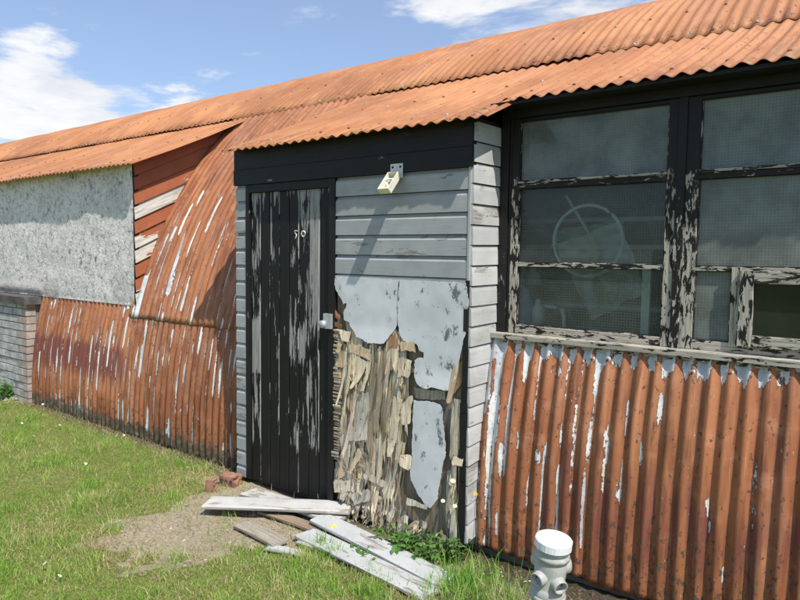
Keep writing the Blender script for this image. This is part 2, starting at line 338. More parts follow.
# ------------------------------------------------------------------ the hut
PITCH = .0762; AMP = .0088
CC = (6.6, .13); RR = 3.66                         # centre (y, z) and radius of the barrel
def zth(z): return math.asin((z-CC[1])/RR)
def arc(t0, t1, n, dr=0.): return [(CC[0]-(RR+dr)*math.cos(t0+(t1-t0)*i/n), CC[1]+(RR+dr)*math.sin(t0+(t1-t0)*i/n)) for i in range(n+1)]
def ybar(z, dr=0.): return CC[0]-math.sqrt((RR+dr)**2-(z-CC[1])**2)
hut = empty('corrugated_hut', (-4, 3, 0), 'long barrel-roofed corrugated iron hut in peeling rust-red paint, with boarded porch and timber windows', 'hut')
def sheet(name, x0, x1, prof, mat='rust', amp=.0088, wf=None, spp=10, edge=0., wav=.003, lapw=8, seed=0, shape=None, top=0.):
    prof = [np.array(p, float) for p in prof]; n = len(prof)
    s = [0.]
    for i in range(1, n): s.append(s[-1]+float(np.hypot(*(prof[i]-prof[i-1]))))
    nx = int(round((x1-x0)/PITCH*spp)); X = np.linspace(x0, x1, nx+1)
    Pn = []
    for i in range(n):
        d = prof[min(i+1, n-1)]-prof[max(i-1, 0)]; d = d/np.hypot(*d); Pn.append(np.array([-d[1], d[0]]))
    P = np.array(prof); N = np.array(Pn); S = np.array(s)
    sh = np.floor(X/(PITCH*lapw)); fr = X/(PITCH*lapw)-sh
    tint = .90+.2*np.abs(np.modf(np.sin(sh*12.9898+seed)*43758.5453)[0])
    V = np.zeros((n, nx+1, 3)); off = amp*np.cos(2*math.pi*X/PITCH)[None, :] + .0035*(1-fr)[None, :]
    XX, SS = np.meshgrid(X, S)
    off = off + wav*(fbm(XX*1.7, SS*2.1, seed)-.5)*2 + .0012*(vnoise(XX*9, SS*3, seed+9)-.5)*2
    V[:, :, 0] = XX + .003*(vnoise(XX*6, SS*2.5, seed+3)-.5)
    V[:, :, 1] = P[:, 0][:, None] + N[:, 0][:, None]*off; V[:, :, 2] = P[:, 1][:, None] + N[:, 1][:, None]*off
    if edge:   # uneven first row (the cut edge)
        j = edge*(fbm(X*5, X*0, seed+5)-.5)*2 + edge*.6*(vnoise(X*31, X*0, seed+6)-.5) + .004*(np.modf(np.abs(np.sin(sh*78.2)*437.5))[0]-.5)*3
        d = P[0]-P[1]; d = d/np.hypot(*d); V[0, :, 1] += d[0]*j; V[0, :, 2] += d[1]*j
    if shape is not None: V = shape(V, XX, SS)
    W = np.zeros((n, nx+1, 4)); W[:, :, 3] = tint[None, :]
    if wf is not None: W[:, :, :3] = np.stack(wf(XX, V[:, :, 2], V[:, :, 1]), -1)
    idx = np.arange(n*(nx+1)).reshape(n, nx+1)
    F = np.stack([idx[:-1, :-1], idx[:-1, 1:], idx[1:, 1:], idx[1:, :-1]], -1).reshape(-1, 4)
    V = V.reshape(-1, 3); org = np.array([(x0+x1)/2, P[0][0], P[0][1]])
    sc_ = 1.0
    o = raw(name, V-org, F.tolist(), np.stack([XX.ravel()+seed*3.7, SS.ravel()+seed*1.3], -1), W.reshape(-1, 4), np.zeros(len(F)), np.ones(len(F)), mat, hut, Vector(org))
    so = o.modifiers.new('gauge', 'SOLIDIFY'); so.thickness = .0016; so.offset = 0
    return o
def ph(X): return np.cos(2*math.pi*X/PITCH)
def strips(X, Z, dens, z0, z1, seed, lo=.1, hi=.5, c0=.35, wd=.2, nseg=3):
    q = X/PITCH; k = np.floor(q); u = q-k; out = np.zeros_like(X)
    for j in range(nseg):
        h = lambda m: np.modf(np.abs(np.sin(k*12.9898+j*78.233+seed*37.7+m*4.137))*43758.5453)[0]
        zt = z0+(z1-z0)*h(1); ln = lo+(hi-lo)*h(2); c = c0+(h(3)-.5)*.3; w = wd*(.35+.8*h(4)); on = h(5) < dens
        v = sst(1-np.abs(u-c)/(w*1.3), 0, .9)*sst(Z, zt-ln-.12, zt-ln+.08)*(1-sst(Z, zt-.03, zt+.10))
        out = np.maximum(out, v*on)
    return out
def w_right(X, Z, Y):
    v = .5-.5*np.cos(2*math.pi*(X-.010)/PITCH)         # 1 in the valley
    top = sst(Z, 1.0, 1.10)*.36*(.35+.65*v)*sst(X, -1.72, -1.6)
    corner = sst(-X, 1.575, 1.63)*(.08+.20*fbm(X*10, Z*6, 3))
    low = -.03*sst(-Z, -.4, -.1)
    pe = top+corner+low-.06+.05*v
    pe = np.maximum(pe, -.16+.40*strips(X, Z, .95, 1.10, 1.14, 1, .15, .75, .42, .30, 1)*sst(-X, .98, 1.12))
    pe = np.maximum(pe, -.16+.38*strips(X, Z, .85, .25, 1.0, 2, .12, .45, .40, .24, 3)*sst(-X, .72, 1.0))
    pe = np.maximum(pe, -.16+.34*strips(X, Z, .30, .1, .95, 3, .02, .12, .45, .22, 3))
    pe = np.maximum(pe, -.10+.40*sst(-X, .95, 1.5)*sst(fbm(X*9, Z*3.5, 91), .50, .62)*sst(Z, .35, .8))
    pe = pe+.16*(1-sst(Z, .02, .12))*fbm(X*9, Z*7, 4)
    kk = np.floor(X/PITCH+.5); hk = np.modf(np.abs(np.sin(kk*7.13)*437.5))[0]; st = sst(Z, .0, .30)*(1-sst(Z-.22*hk, .36, .58))*(.40+.35*fbm(X*2, Z, 8))*sst(X, -1.5, -1.2)
    gr = (1-sst(Z, .0, .55))*.42+.12*fbm(X*3, Z*3, 77)
    return pe, st, gr
def w_left(X, Z, Y):
    v = .5-.5*np.cos(2*math.pi*(X-.012)/PITCH)
    pe = -.06+.08*(v-.3)+.12*sst(Z, .98, 1.1)*(X < -5.3)
    pe = np.maximum(pe, -.16+.38*strips(X, Z, .9, .15, 1.15, 11, .04, .35, .45, .15, 6))
    pe = pe+.21*(1-sst(Z, .02, .24))*fbm(X*6, Z*7, 4)+.03
    st = sst(Z, .30, .55)*(1-sst(Z, .66, .82))*(1-sst(X, -5.6, -4.8))*.85+.30*(1-sst(Z, .2, .8))*fbm(X*3, Z*2, 66)
    gr = (1-sst(Z, .02, .34))*.72+.05
    return pe, st, gr
def w_mid(X, Z, Y):
    v = .5-.5*np.cos(2*math.pi*(X-.012)/PITCH)
    pe = -.06+.08*(v-.35)
    pe = np.maximum(pe, -.16+.39*strips(X, Z, .9, 1.05, 2.1, 21, .08, .5, .45, .20, 3))
    pe = np.maximum(pe, -.12+.36*sst(1-np.abs(X+4.80+.10*(Z-1.5))/.035, 0, .5)*sst(Z, 1.18, 1.25)*(1-sst(Z, 1.72, 1.78)))
    pe = np.maximum(pe, -.12+.33*sst(1-np.abs(X+5.17-.05*(Z-1.0))/.06, 0, .6)*sst(Z, .98, 1.0)*(1-sst(Z, 1.35, 1.5)))
    pe = pe+.03-.2*sst(Z, 2.1, 2.5)
    return pe, 0*X, 0*X
def w_roof(X, Z, Y):
    near = np.exp(-((Z-2.93)/.05)**2)
    pe = -.02+0*X; return pe, 0*X, .02+.40*near+.12*sst(X, -3, -.3)
TL = zth(1.02)
sheet('wall_sheet', -6.97, -3.50, arc(zth(.0), zth(1.14), 34), wf=w_left, edge=.012, seed=1)
sheet('wall_sheet', -1.74, 3.0, arc(zth(.035), zth(1.15), 44), amp=.0108, wf=w_right, spp=16, edge=.02, seed=2)
sheet('wall_sheet', -5.26, -3.50, arc(zth(1.005), zth(2.93), 50, .007), wf=w_mid, edge=.006, seed=3)
sheet('wall_sheet', 1.15, 3.0, arc(zth(1.10), zth(2.93), 16, .007), wf=w_mid, edge=.006, seed=4)
sheet('wall_sheet', -24, -6.99, arc(zth(.0), zth(1.14), 6), wf=w_left, spp=6, seed=5)
tL = zth(2.885)
sheet('roof_sheet', -24, 3.1, arc(tL, math.pi-tL, 56, .012), 'roof', amp=.0066, wf=w_roof, spp=8, edge=.010, seed=6, wav=.007)
sheet('rear_wall_sheet', -24, 3.1, arc(math.pi-tL+.02, math.pi-zth(0), 10), 'roof', wf=w_roof, spp=4, seed=7)
def slope(ye, ze, n=14, sag=.012, d=0.):
    return [(ye+(4.33-ye)*i/n, ze+(2.945-ze)*i/n - sag*math.sin(math.pi*i/n)+d) for i in range(n+1)]
def w_dor(X, Z, Y):
    e = 1-sst(Z, 2.33, 2.42)
    return -.01+0*X, 0*X, .05+.45*e*fbm(X*4, Z*3, 5)+.30*sst(X, -2.2, -.3)*fbm(X*2.5, Z*2, 15)
sheet('dormer_roof_sheet', -24, -5.06, slope(2.955, 2.30), 'roof', amp=.0070, wf=w_dor, spp=10, edge=.005, seed=8, wav=.005)
sheet('porch_roof_sheet', -3.60, -1.575, slope(2.745, 2.245, 16), 'roof', amp=.0078, wf=w_dor, spp=12, edge=.006, seed=9, wav=.004)
sheet('dormer_roof_sheet', -1.64, 1.25, slope(2.97, 2.355, 14, .012, .010), 'roof', amp=.0085, wf=w_dor, spp=14, edge=.010, seed=10, wav=.005)
# nails and washers on the roof sheets (crests) and on the right wall sheet
nails = []
nb = MB()
def dome(p, nrm, r, h, mi=0):
    n = Vector(nrm).normalized(); a = n.orthogonal().normalized(); b = n.cross(a); p = Vector(p)
    M3 = __import__('mathutils').Matrix((a, b, n)).transposed()
    nb.lathe([(r, 0), (r*.9, h*.5), (r*.5, h), (0.0005, h*1.05)], p, M3, 8, mi)
def nailrow(x0, x1, fy, fz, nr, every=3, jit=.01):
    k0 = math.ceil(x0/PITCH); k = k0
    while k*PITCH < x1:
        if random.random() < .93: nails.append(((k*PITCH, fy+random.uniform(-jit, jit)*.3, fz+random.uniform(-jit, jit)*.1), nr))
        k += every
nr_ = Vector((0, -.40, .92))
for (x0, x1, ye, ze) in ((-12, -5.1, 2.93, 2.29), (-3.55, -1.6, 2.745, 2.245), (-1.6, 1.2, 2.97, 2.365)):
    for t in (.09, .5):
        nailrow(x0, x1, ye+(4.33-ye)*t, ze+(2.945-ze)*t+AMP+.002-.012*math.sin(math.pi*t), nr_, 3)
for dz in (.03, .42):
    t = tL+dz/RR; nailrow(-14, 3, CC[0]-(RR+.012+AMP)*math.cos(t), CC[1]+(RR+.012+AMP)*math.sin(t), (0, -math.cos(t), math.sin(t)), 3)
nails.sort(key=lambda q: Vector(q[0]).length)
for i, (p_, n_) in enumerate(nails):
    dome(p_, n_, .010, .006, 1 if i % 4 == 0 else 0)
    if i < 100: nb.build('roof_nail', ['nail', 'zinc'], hut); nb = MB()
tag(nb.build('roof_nail', ['nail', 'zinc'], hut), kind='stuff')
nb = MB()
for x, z in ((-1.12, 1.085), (-1.035, 1.09), (-.66, 1.075), (-.19, 1.085), (-.52, 1.09), (.3, 1.08), (.7, 1.08)):
    k = round(x/PITCH)*PITCH; dome((k, ybar(z)-AMP-.001, z), (0, -1, .2), .015, .004, 1); dome((k, ybar(z)-AMP-.005, z), (0, -1, .2), .007, .005, 0); nb.build('washer', ['nail', 'zinc'], hut); nb = MB()
# end walls and floor close the hut; lining added to block sky leaks
b = MB()
for x in (-24.0, 3.05):
    pts = [(y, z) for y, z in arc(zth(0), math.pi-zth(0), 40, -.02)]
    b.prism(pts, x, x+.1, 'x'); b.build('end_wall', 'mortar', hut); b = MB()
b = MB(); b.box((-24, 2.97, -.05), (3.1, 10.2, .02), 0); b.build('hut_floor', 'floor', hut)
b = MB(); pl = arc(zth(2.72), math.pi-zth(.05), 24, -.10); b.grid([[(x, y, z) for x in (-24, 3.0)] for y, z in pl], [[(0, 0)]*2]*25, [[(0, 0, 0, 1)]*2]*25); b.build('light_block_lining', 'innerwall', hut)
b = MB(); pl = arc(zth(.03), zth(2.72), 12, -.10); b.grid([[(x, y, z) for x in (-24, -3.4)] for y, z in pl], [[(0, 0)]*2]*13, [[(0, 0, 0, 1)]*2]*13); b.build('light_block_lining', 'innerwall', hut)
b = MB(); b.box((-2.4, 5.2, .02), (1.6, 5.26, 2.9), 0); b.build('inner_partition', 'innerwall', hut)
# ---- left dormer: roughcast wall and boarded cheek
b = MB(); ys, zs = 3.065, 1.115
nx, nz = 340, 50; pts, uvs, ws = [], [], []
for j in range(nz+1):
    z = zs+(2.36-zs)*j/nz; row, ru, rw = [], [], []
    for i in range(nx+1):
        x = -24+(18.77)*(i/nx)**.45
        y = ys-.010*(float(fbm(x*3, z*3, 3))-.5)*2-.022*math.exp(-((z-1.17)/.05)**2)*(1 if x < -6.95 else .15)
        row.append((x, y, z)); ru.append((x, z)); rw.append((0, 0, float(sst(-z, -1.33, -1.13))*(.9 if x < -6.6 else .1), 1))
    pts.append(row); uvs.append(ru); ws.append(rw)
b.grid(pts, uvs, ws)
b.box((-24, ys-.004, zs-.012), (-5.23, ys+.06, zs+.0), 0); b.box((-5.232, ys+.002, zs-.012), (-5.222, ys+.05, 2.36), 2, mi=1)
b.build('roughcast_wall', ['rough', 'dark'], hut)
# a small electric clip dangling under the left eave
b = MB(); b.box((-6.228, 3.04, 2.25), (-6.22, 3.045, 2.30), 2); b.build('cable_end', 'dark', hut)
b = MB(); xs = -5.228; sl = (2.945-2.29)/(4.33-2.93); hgt = .125
def yr_at(z0): # intersection of a line through (3.07,z0) sloping sl with the barrel
    y = 3.07
    while y < 4.6:
        z = z0+(y-3.07)*sl; yb = ybar(min(z, 3.6), .004)
        if y > yb: return y
        y += .004
    return y
k = 0; z0 = 2.345
while z0 > 1.12:
    z1 = max(z0-hgt, 1.115); o = (random.uniform(0, 50), random.uniform(0, 50))
    ya, yb2 = yr_at(z0)+.012, yr_at(z1)+.012
    w = ((.95 if k < 2 else (.62, .40, .62, .30, .66, .5, .45, .6)[k % 8]), 0, 0, .95)
    A = (xs+.004, 3.07, z0); B = (xs+.004, ya, z0+(ya-3.07)*sl); C_ = (xs+.020, yb2, z1+(yb2-3.07)*sl+.004); D = (xs+.020, 3.07, z1+.004)
    b.face([b.vert(p, (o[0]+p[2]-p[1]*sl, o[1]+p[1]), w) for p in (D, C_, B, A)])
    E1 = (xs+.004, 3.07, z1); F1 = (xs+.004, yb2, z1+(yb2-3.07)*sl)
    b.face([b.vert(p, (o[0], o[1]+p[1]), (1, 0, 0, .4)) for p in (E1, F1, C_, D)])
    z0 = z1 if z1 > 1.12 else 0; k += 1
b.build('cheek_boards', 'cheek', hut)
# ------------------------------------------------------------------ the porch
FY = 2.86
XL, XR = -3.575, -1.722
XD0, XD1 = -3.468, -2.652
porch = hut
def siding(b, x0, x1, z0, z1, h=.106, y=FY, w=(.5, 0, .25, 1), zjit=0., dirs='x', endjit=0.):
    # shiplap boards: bright cove along the top of each board, thin shadow gap
    z = z1
    while z > z0+.01:
        zb = max(z-h, z0); e = random.uniform(-endjit, endjit); q = random.uniform(-.0015, .0015)
        poly = [(y+.004+q, zb), (y-.016+q, zb), (y-.016+q, z-.030), (y-.010+q, z-.020), (y-.002+q, z-.012), (y-.001, z-.0035), (y+.004, z-.0035)]
        tt = (w[0]+random.uniform(-.08, .08), w[1], w[2], w[3]*random.uniform(.93, 1.05))
        if dirs == 'x': b.prism(poly, x0, x1+e, 'x', tt)
        else:  # boards running along y, face towards +x ; poly first coord becomes x
            b.prism([(-(p[0]-y)+w_x, p[1]) for p in poly], x0, x1+e, 'y', tt)
        z = zb
b = MB(); b.box((XL+.002, FY+.004, .02), (XR-.002, FY+.03, 2.24), 2); b.build('porch_carcass', 'dark', porch)
b = MB(); siding(b, XD1+.002, XR-.012, 1.452, 2.03, .1135, w=(.5, 0, .15, 1)); b.build('porch_siding', 'siding', porch)
b = MB(); siding(b, XL, XD0-.004, .03, 2.03, .1065, w=(.46, 0, .25, 1.02)); b.build('porch_siding', 'siding', porch)
# left flank of the porch, hidden from the front
b = MB(); w_x = XL
for k in range(20):
    b.box((XL-.0, FY+.01, .03+k*.107), (XL+.02, 3.5+.0, .03+k*.107+.102), 1, (.5, 0, .3, .95))
b.build('porch_flank_boards', 'siding', porch)
b = MB(); b.prism([(2.875, .03), (3.0, .03), (3.3, 1.9), (4.32, 2.93), (4.1, 2.83), (2.875, 2.28)], XL+.022, XL+.04, 'x', (.5, 0, .3, .9)); b.build('porch_flank_light_block', 'dark', porch)  # unseen panel added to stop sky leaking in beside the porch roof
# right return: pale weathered boards, each sagging a little towards the window
b = MB(); z = 2.26; k = 0
while z > .09:
    h = .1045; zb = z-h; o = (random.uniform(0, 50), random.uniform(0, 50)); dz = -.004 if z > .75 else -.012-.02*((.75-z)/.7)
    dz += random.uniform(-.003, .003); ye = 3.175
    w = (.60+random.uniform(-.12, .06), 0, .35 if z > .7 else .6, random.uniform(.9, 1.04)); xr = XR+.018+random.uniform(-.001, .001)
    y0 = FY-.014 + (random.uniform(0, .004))
    vs = []
    for (dx, za, zb_) in ((0, z-.004, z-.004), (.004, z-.03, z-.03), (.008, zb+.001, zb+.001)):
        vs.append(((xr-.008+dx, y0, za), (xr-.008+dx, ye, zb_-dz if z > .75 else zb_-dz*1.5)))
    for i in range(2):
        (a, c), (d, e) = vs[i], vs[i+1]
        b.face([b.vert(p, (o[0]+p[2], o[1]+p[1]), w) for p in (d, e, c, a)])
    (d, e) = vs[2]; D2 = (xr-.03, d[1], d[2]); E2 = (xr-.03, e[1], e[2])
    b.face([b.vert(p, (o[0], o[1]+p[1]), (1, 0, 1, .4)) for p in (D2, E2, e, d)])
    A2 = [(v[0][0], v[0][1], v[0][2]) for v in vs]; b.face([b.vert(p, (o[0]+p[0], o[1]+p[2]), w) for p in (A2[0], (xr-.03, y0, z-.004), (xr-.03, y0, zb+.001), A2[2], A2[1])])
    z = zb; k += 1
b.build('porch_return_boards', 'return', porch)
b = MB(); b.box((XR-.012, FY+.02, .06), (XR+.006, 3.17, 2.28), 2); b.build('porch_side_backing', 'dark', porch)
# corner: thin pale bead above, black rotten post below
b = MB(); b.box((XR-.011, FY-.020, 1.452), (XR+.001, FY+.010, 2.03), 2, (.62, 0, .1, 1.1)); b.build('corner_bead', 'siding', porch)
b = MB()
zz = .02
while zz < 1.45:
    h = random.uniform(.05, .12); z1 = min(zz+h, 1.45); wd = .030*(1-.45*sst(zz, .6, 1.3))
    b.box((XR-.004-wd+random.uniform(-.003, .003), FY-.022+random.uniform(-.003, .003), zz), (XR+.004+random.uniform(-.002, .003), FY+.01, z1), 2, (.72, 0, .3, 1)); zz = z1
b.build('corner_post', 'black', porch)
# fascia under the eave: two black boards
b = MB(); b.box((XL-.004, FY-.030, 2.028), (XR+.012, FY+.012, 2.128), 0, (.66, 0, 0, 1)); b.box((XL-.004, FY-.026, 2.131), (XR+.012, FY+.012, 2.262), 0, (.68, 0, 0, 1))
b.box((XL+.004, FY-.03, 2.262), (XR+.0, FY+.3, 2.275), 0, (.9, 0, 0, 1))
b.build('fascia_board', 'black', porch, .002)
# ---- door
b = MB()
b.box((XD0, FY-.020, .03), (XD0+.036, FY+.02, 2.024), 2, (.62, 0, .2, 1)); b.box((XD1-.046, FY-.024, .05), (XD1, FY+.02, 2.024), 2, (.72, 0, .2, 1))
b.box((XD0+.037, FY-.022, 1.975), (XD1-.047, FY+.02, 2.024), 0, (.75, 0, .1, 1)); b.build('door_frame', 'black', porch, .002)
DX0, DX1 = XD0+.040, XD1-.050
dr = MB(); nbd = 8; bw = (DX1-DX0)/nbd
paintk = (.55, .69, .62, .71, .61, .62, .57, .67)
for i in range(nbd):
    xa = DX0+i*bw+.0022; xb = DX0+(i+1)*bw-.0022; y0 = FY-.004+random.uniform(-.0015, .0015)
    o = (random.uniform(0, 50), random.uniform(0, 50)); ch = .005; zb = .035+random.uniform(0, .012)
    nz = 24; cols = [(xa, y0+.014), (xa, y0+ch), (xa+ch, y0), (xb-ch, y0), (xb, y0+ch), (xb, y0+.014)]
    P, U, Wt = [], [], []
    for j in range(nz+1):
        z = zb+(1.972-zb)*j/nz
        pk = paintk[i]
        if i in (5, 6) and 1.0 < z < 1.98: pk = .60-.19*float(sst(z, 1.0, 1.25)) if i == 6 else pk-.04
        if i in (3, 4, 5) and .85 < z < 1.1: pk -= .09
        if i == 0 and .8 < z < 1.1: pk -= .22
        if z < .3: pk += .10
        if z > 1.93: pk -= .12
        P.append([(c[0], c[1], z) for c in cols]); U.append([(o[0]+c[0], o[1]+z) for c in cols]); Wt.append([(pk-(.26*float(vnoise(z*5+i*9, k, 6)) if k in (1, 4) else .05*float(vnoise(z*9+i*5, k*3, 16))), 0, .9*float(1-sst(z, .1, .45)), 1) for k, c in enumerate(cols)])
    dr.grid(P, U, Wt, sm=False)
dr.box((DX0, FY+.010, .035), (DX1, FY+.03, 1.972), 2, (.9, 0, 0, 1))
door = dr.build('door', 'door', porch)
door['label'] = 'black plank door flaking to grey timber'
# bevelled lock case
lk = MB(); lp = onY(329, 321, FY-.02)
lk.box((lp.x-.030, FY-.040, lp.z-.045), (lp.x+.034, FY-.005, lp.z+.045), 2); lk.build('lock_case', 'chrome', porch, .005)
from mathutils import Matrix
lk = MB(); Mx = Matrix(((1, 0, 0), (0, 0, -1), (0, 1, 0)))
lk.lathe([(.0005, .0), (.021, .0), (.024, .005), (.024, .020), (.018, .027), (.0005, .028)], (lp.x-.030, FY-.034, lp.z-.020), Mx, 20); lk.build('door_knob', 'chrome', porch)
# the digits that are left on the door: a broken 5 and a 0, white
dg = MB()
def stroke(pts, r=.0042):
    dg.tube([(p.x, FY-.006, p.z) for p in (onY(280+a/13.33, 215+c/13.33, FY-.008) for a, c in pts)], r, 6)
stroke([(228, 212), (208, 210), (190, 216), (186, 228), (200, 240), (214, 256), (216, 278), (208, 300), (198, 318)], .0034); dg.build('digit', 'digit', door); dg = MB()
stroke([(310+26*math.cos(t*math.pi/8), 251+36*math.sin(t*math.pi/8)) for t in range(17)], .0042)
dg.build('digit', 'digit', door)
# ---- rotten plywood panel right of the door
def shard(b, x, z, w, L, ang=0., col_=(.45, .36, .25), y=FY-.002, curl=.0, taper=.2, rows=6, twist=0., nc=0, jag=.10):
    # strip of veneer hanging from (x,z), straight sided, torn unevenly at both ends, lower end lifted by curl
    d = Vector((math.sin(ang), 0, -math.cos(ang))); s_ = Vector((math.cos(ang), 0, math.sin(ang))); o = (random.uniform(0, 90), random.uniform(0, 90))
    nc = nc or max(3, int(w/.007)+1); P, U, Wt = [], [], []; a = random.uniform(.75, 1.1); t2 = [random.uniform(-1, 1)*jag*L*.5+random.choice((0, 0, 1))*random.uniform(0, jag)*L for _ in range(nc)]; t1 = [random.uniform(-1, 1)*jag*L*.4 for _ in range(nc)]
    wob = [random.uniform(-.10, .10)*w for _ in range(rows+1)]; cup = random.uniform(.0, .05)*w; buck = random.uniform(0, .004); fr_ = random.uniform(8, 20)
    for i in range(rows+1):
        t = i/rows; ww = w*(1-taper*t*t); row, ru, rw = [], [], []
        for c in range(nc):
            u = (c/(nc-1)-.5)*ww; tt = t*L+(t2[c] if i == rows else (t1[c] if i == 0 else 0))
            p = Vector((x, y, z))+d*tt+s_*(u+wob[i]); p.y -= curl*t*t+cup*math.cos(math.pi*(c/(nc-1)-.5))+buck*math.sin(fr_*tt)+twist*(c/(nc-1)-.5)*t
            row.append(p); ru.append((o[0]+u, o[1]+tt)); k = a*random.uniform(.93, 1.05); rw.append((col_[0]*k, col_[1]*k, col_[2]*k, 1))
        P.append(row); U.append(ru); Wt.append(rw)
    b.grid(P, U, Wt, sm=False, flip=True)
PX0, PX1, PZ1 = XD1+.004, XR-.034, 1.452
def zbot(x):  # ragged lower edge of the panel
    return float(np.interp(x, [-2.66, -2.6, -2.52, -2.44, -2.36, -2.2, -2.05, -1.95, -1.85, -1.75], [.22, .17, .075, .045, .06, .03, -.0, .0, .0, -.0]))
b = MB(); nn = 60; P, U, Wt = [], [], []
for j in range(15):
    row, ru, rw = [], [], []
    for i in range(nn+1):
        x = PX0+(PX1-PX0)*i/nn; zb = zbot(x)+random.uniform(-.012, .02); z = zb+(PZ1-zb)*j/14
        row.append((x, FY+.001+.003*random.random(), z)); ru.append((x, z)); k = .42+.3*float(fbm(x*6, z*3, 2)); rw.append((.40*k, .335*k, .25*k, 1))  # core colour darkened to read as shade between the torn layers
    P.append(row); U.append(ru); Wt.append(rw)
b.grid(P, U, Wt, sm=False)
b.build('plywood_core', 'shard', porch)
TAN = [(.62, .50, .33), (.56, .46, .31), (.50, .39, .25), (.66, .57, .41), (.44, .36, .25)]; GRY = [(.50, .45, .37), (.42, .38, .31), (.56, .52, .44), (.36, .31, .24), (.50, .43, .32)]; PALE = [(.74, .68, .56), (.70, .62, .46), (.76, .72, .62), (.66, .62, .54)]
b = MB()
def put(n, wr, Lr, zr, cols_f, lift, cu, an=.04, tp=.2, jag=.10):
    for i in range(n):
        x = random.uniform(PX0+wr[0]/2, PX1-wr[0]/2); zt = random.uniform(*zr); L = random.uniform(*Lr); w = random.uniform(*wr)
        if x > -2.06 and zt > .93: zt = random.uniform(.3, .9)
        zb = zbot(x); zt = max(zt, zb+.08); L = min(L, zt-zb+.015); w = min(w, 2*min(x-PX0, PX1-x)+.012)
        if w < .008: continue
        if -2.10-w/2 < x < -1.82+w/2 and zt > .12: continue
        shard(b, x, zt, w, L, random.gauss(0, an), random.choice(cols_f(zt-L/2)), FY-.002-random.uniform(*lift), abs(random.gauss(0, cu)), random.uniform(0, tp), 7, random.gauss(.010, .008), jag=jag)
mixc = lambda z: GRY if z < .35 or random.random() < .45 else TAN
PALE = [(.86, .73, .54), (.84, .69, .48), (.86, .79, .67), (.76, .67, .55), (.88, .77, .58)]
put(46, (.06, .13), (.25, .55), (.30, 1.22), lambda z: PALE if random.random() < .35 else mixc(z), (0, .005), .006, .02, .15, .15)
put(46, (.035, .075), (.15, .45), (.25, 1.22), lambda z: PALE if random.random() < .6 else mixc(z), (.005, .012), .020, .05, .4, .22)
put(40, (.006, .014), (.12, .5), (.2, 1.2), lambda z: [(.10, .065, .04), (.16, .10, .06), (.20, .11, .06)], (.005, .009), .004, .05, .7)  # narrow dark strips painted as the shade in gaps between veneers
put(34, (.018, .042), (.25, .60), (.35, 1.2), lambda z: PALE, (.008, .014), .030, .04, .4, .12)
put(60, (.012, .034), (.12, .42), (.25, 1.2), lambda z: PALE if random.random() < .75 else TAN, (.008, .016), .020, .07, .7)
put(38, (.02, .06), (.08, .24), (.08, .5), lambda z: GRY+PALE[2:4], (.006, .012), .014, .12, .3, .3)
for i in range(170):   # splintered bottom edge
    x = random.uniform(PX0, -2.02 if i % 3 else PX1); z = zbot(x)+random.uniform(.0, .12)
    shard(b, x, z, random.uniform(.010, .04), random.uniform(.03, .08), random.gauss(-.15, .3), random.choice(GRY+PALE[2:]+TAN[:2]), FY-.006-random.uniform(0, .012), random.uniform(0, .02), random.uniform(.2, .9), 3, jag=.4)
for i in range(26):  # laminated chips lying nearly level, lower left
    x = random.uniform(PX0+.02, -2.35); z = random.uniform(.12, .46)
    shard(b, x, z, random.uniform(.010, .028), random.uniform(.03, .09), R_(random.uniform(65, 115)), random.choice(GRY+PALE[2:]), FY-.010-random.uniform(0, .012), random.uniform(0, .012), .3, 3, jag=.3)
def pxs(x, y): p = onY(x, y, FY); return p.x, p.z
for (xa, ya, xb, yb, w, c) in ((352, 357, 356, 378, .05, (.66, .52, .30)), (357, 362, 350, 388, .028, (.68, .56, .36)), (371, 362, 364, 390, .020, (.70, .60, .42)), (362, 395, 359, 440, .085, (.56, .54, .48)),
                               (383, 355, 378, 430, .055, (.42, .36, .26)), (376, 352, 373, 450, .06, (.36, .31, .22)), (398, 352, 393, 458, .030, (.66, .58, .44)), (394, 340, 389, 372, .022, (.62, .40, .22)),
                               (402, 350, 404, 375, .05, (.60, .52, .40)), (345, 330, 341, 352, .045, (.70, .58, .38)), (331, 322, 345, 326, .03, (.50, .24, .13)), (335, 312, 343, 318, .04, (.55, .27, .15)),
                               (462, 340, 452, 400, .030, (.50, .38, .24)), (460, 402, 455, 455, .035, (.60, .54, .42)), (451, 470, 450, 520, .03, (.48, .44, .36))):
    x0, z0 = pxs(xa, ya); x1, z1 = pxs(xb, yb); L = math.hypot(x1-x0, z1-z0); shard(b, x0, z0, w, L, math.atan2(x1-x0, z0-z1), c, FY-.014, random.uniform(.004, .022), .25, 7, random.gauss(0, .006))
b.build('plywood_splinters_and_gaps', 'shard', porch)
b = MB(); z = .33                                        # stacked ply ends beside the door frame
while z < 1.13:
    h = random.uniform(.006, .018); w_ = random.uniform(.03, .075)*(1 if z < .75 else .7); c = random.choice(GRY+[(.55, .5, .42)]+TAN[:2]); k = random.uniform(.7, 1.1)
    b.box((XD1+.003-(.016 if z < .55 else .006), FY-.016-random.uniform(0, .012), z), (XD1+w_, FY+.002, z+h), 0, (c[0]*k, c[1]*k, c[2]*k, 1)); z += h+random.uniform(.001, .012)
b.build('plywood_layers', 'shard', porch); b = MB()
z = .95
while z < 1.33:                                        # little brown steps along the torn right edge
    h = random.uniform(.03, .05); xa = float(np.interp(z, [.95, 1.33], [-1.83, -1.775])); c = random.choice(((.36, .20, .11), (.42, .28, .17), (.30, .18, .11))); b.box((xa, FY-.008, z), (XR-.03, FY+.002, z+h-.005), 0, (*c, 1)); z += h
b.build('plywood_layers', 'shard', porch)
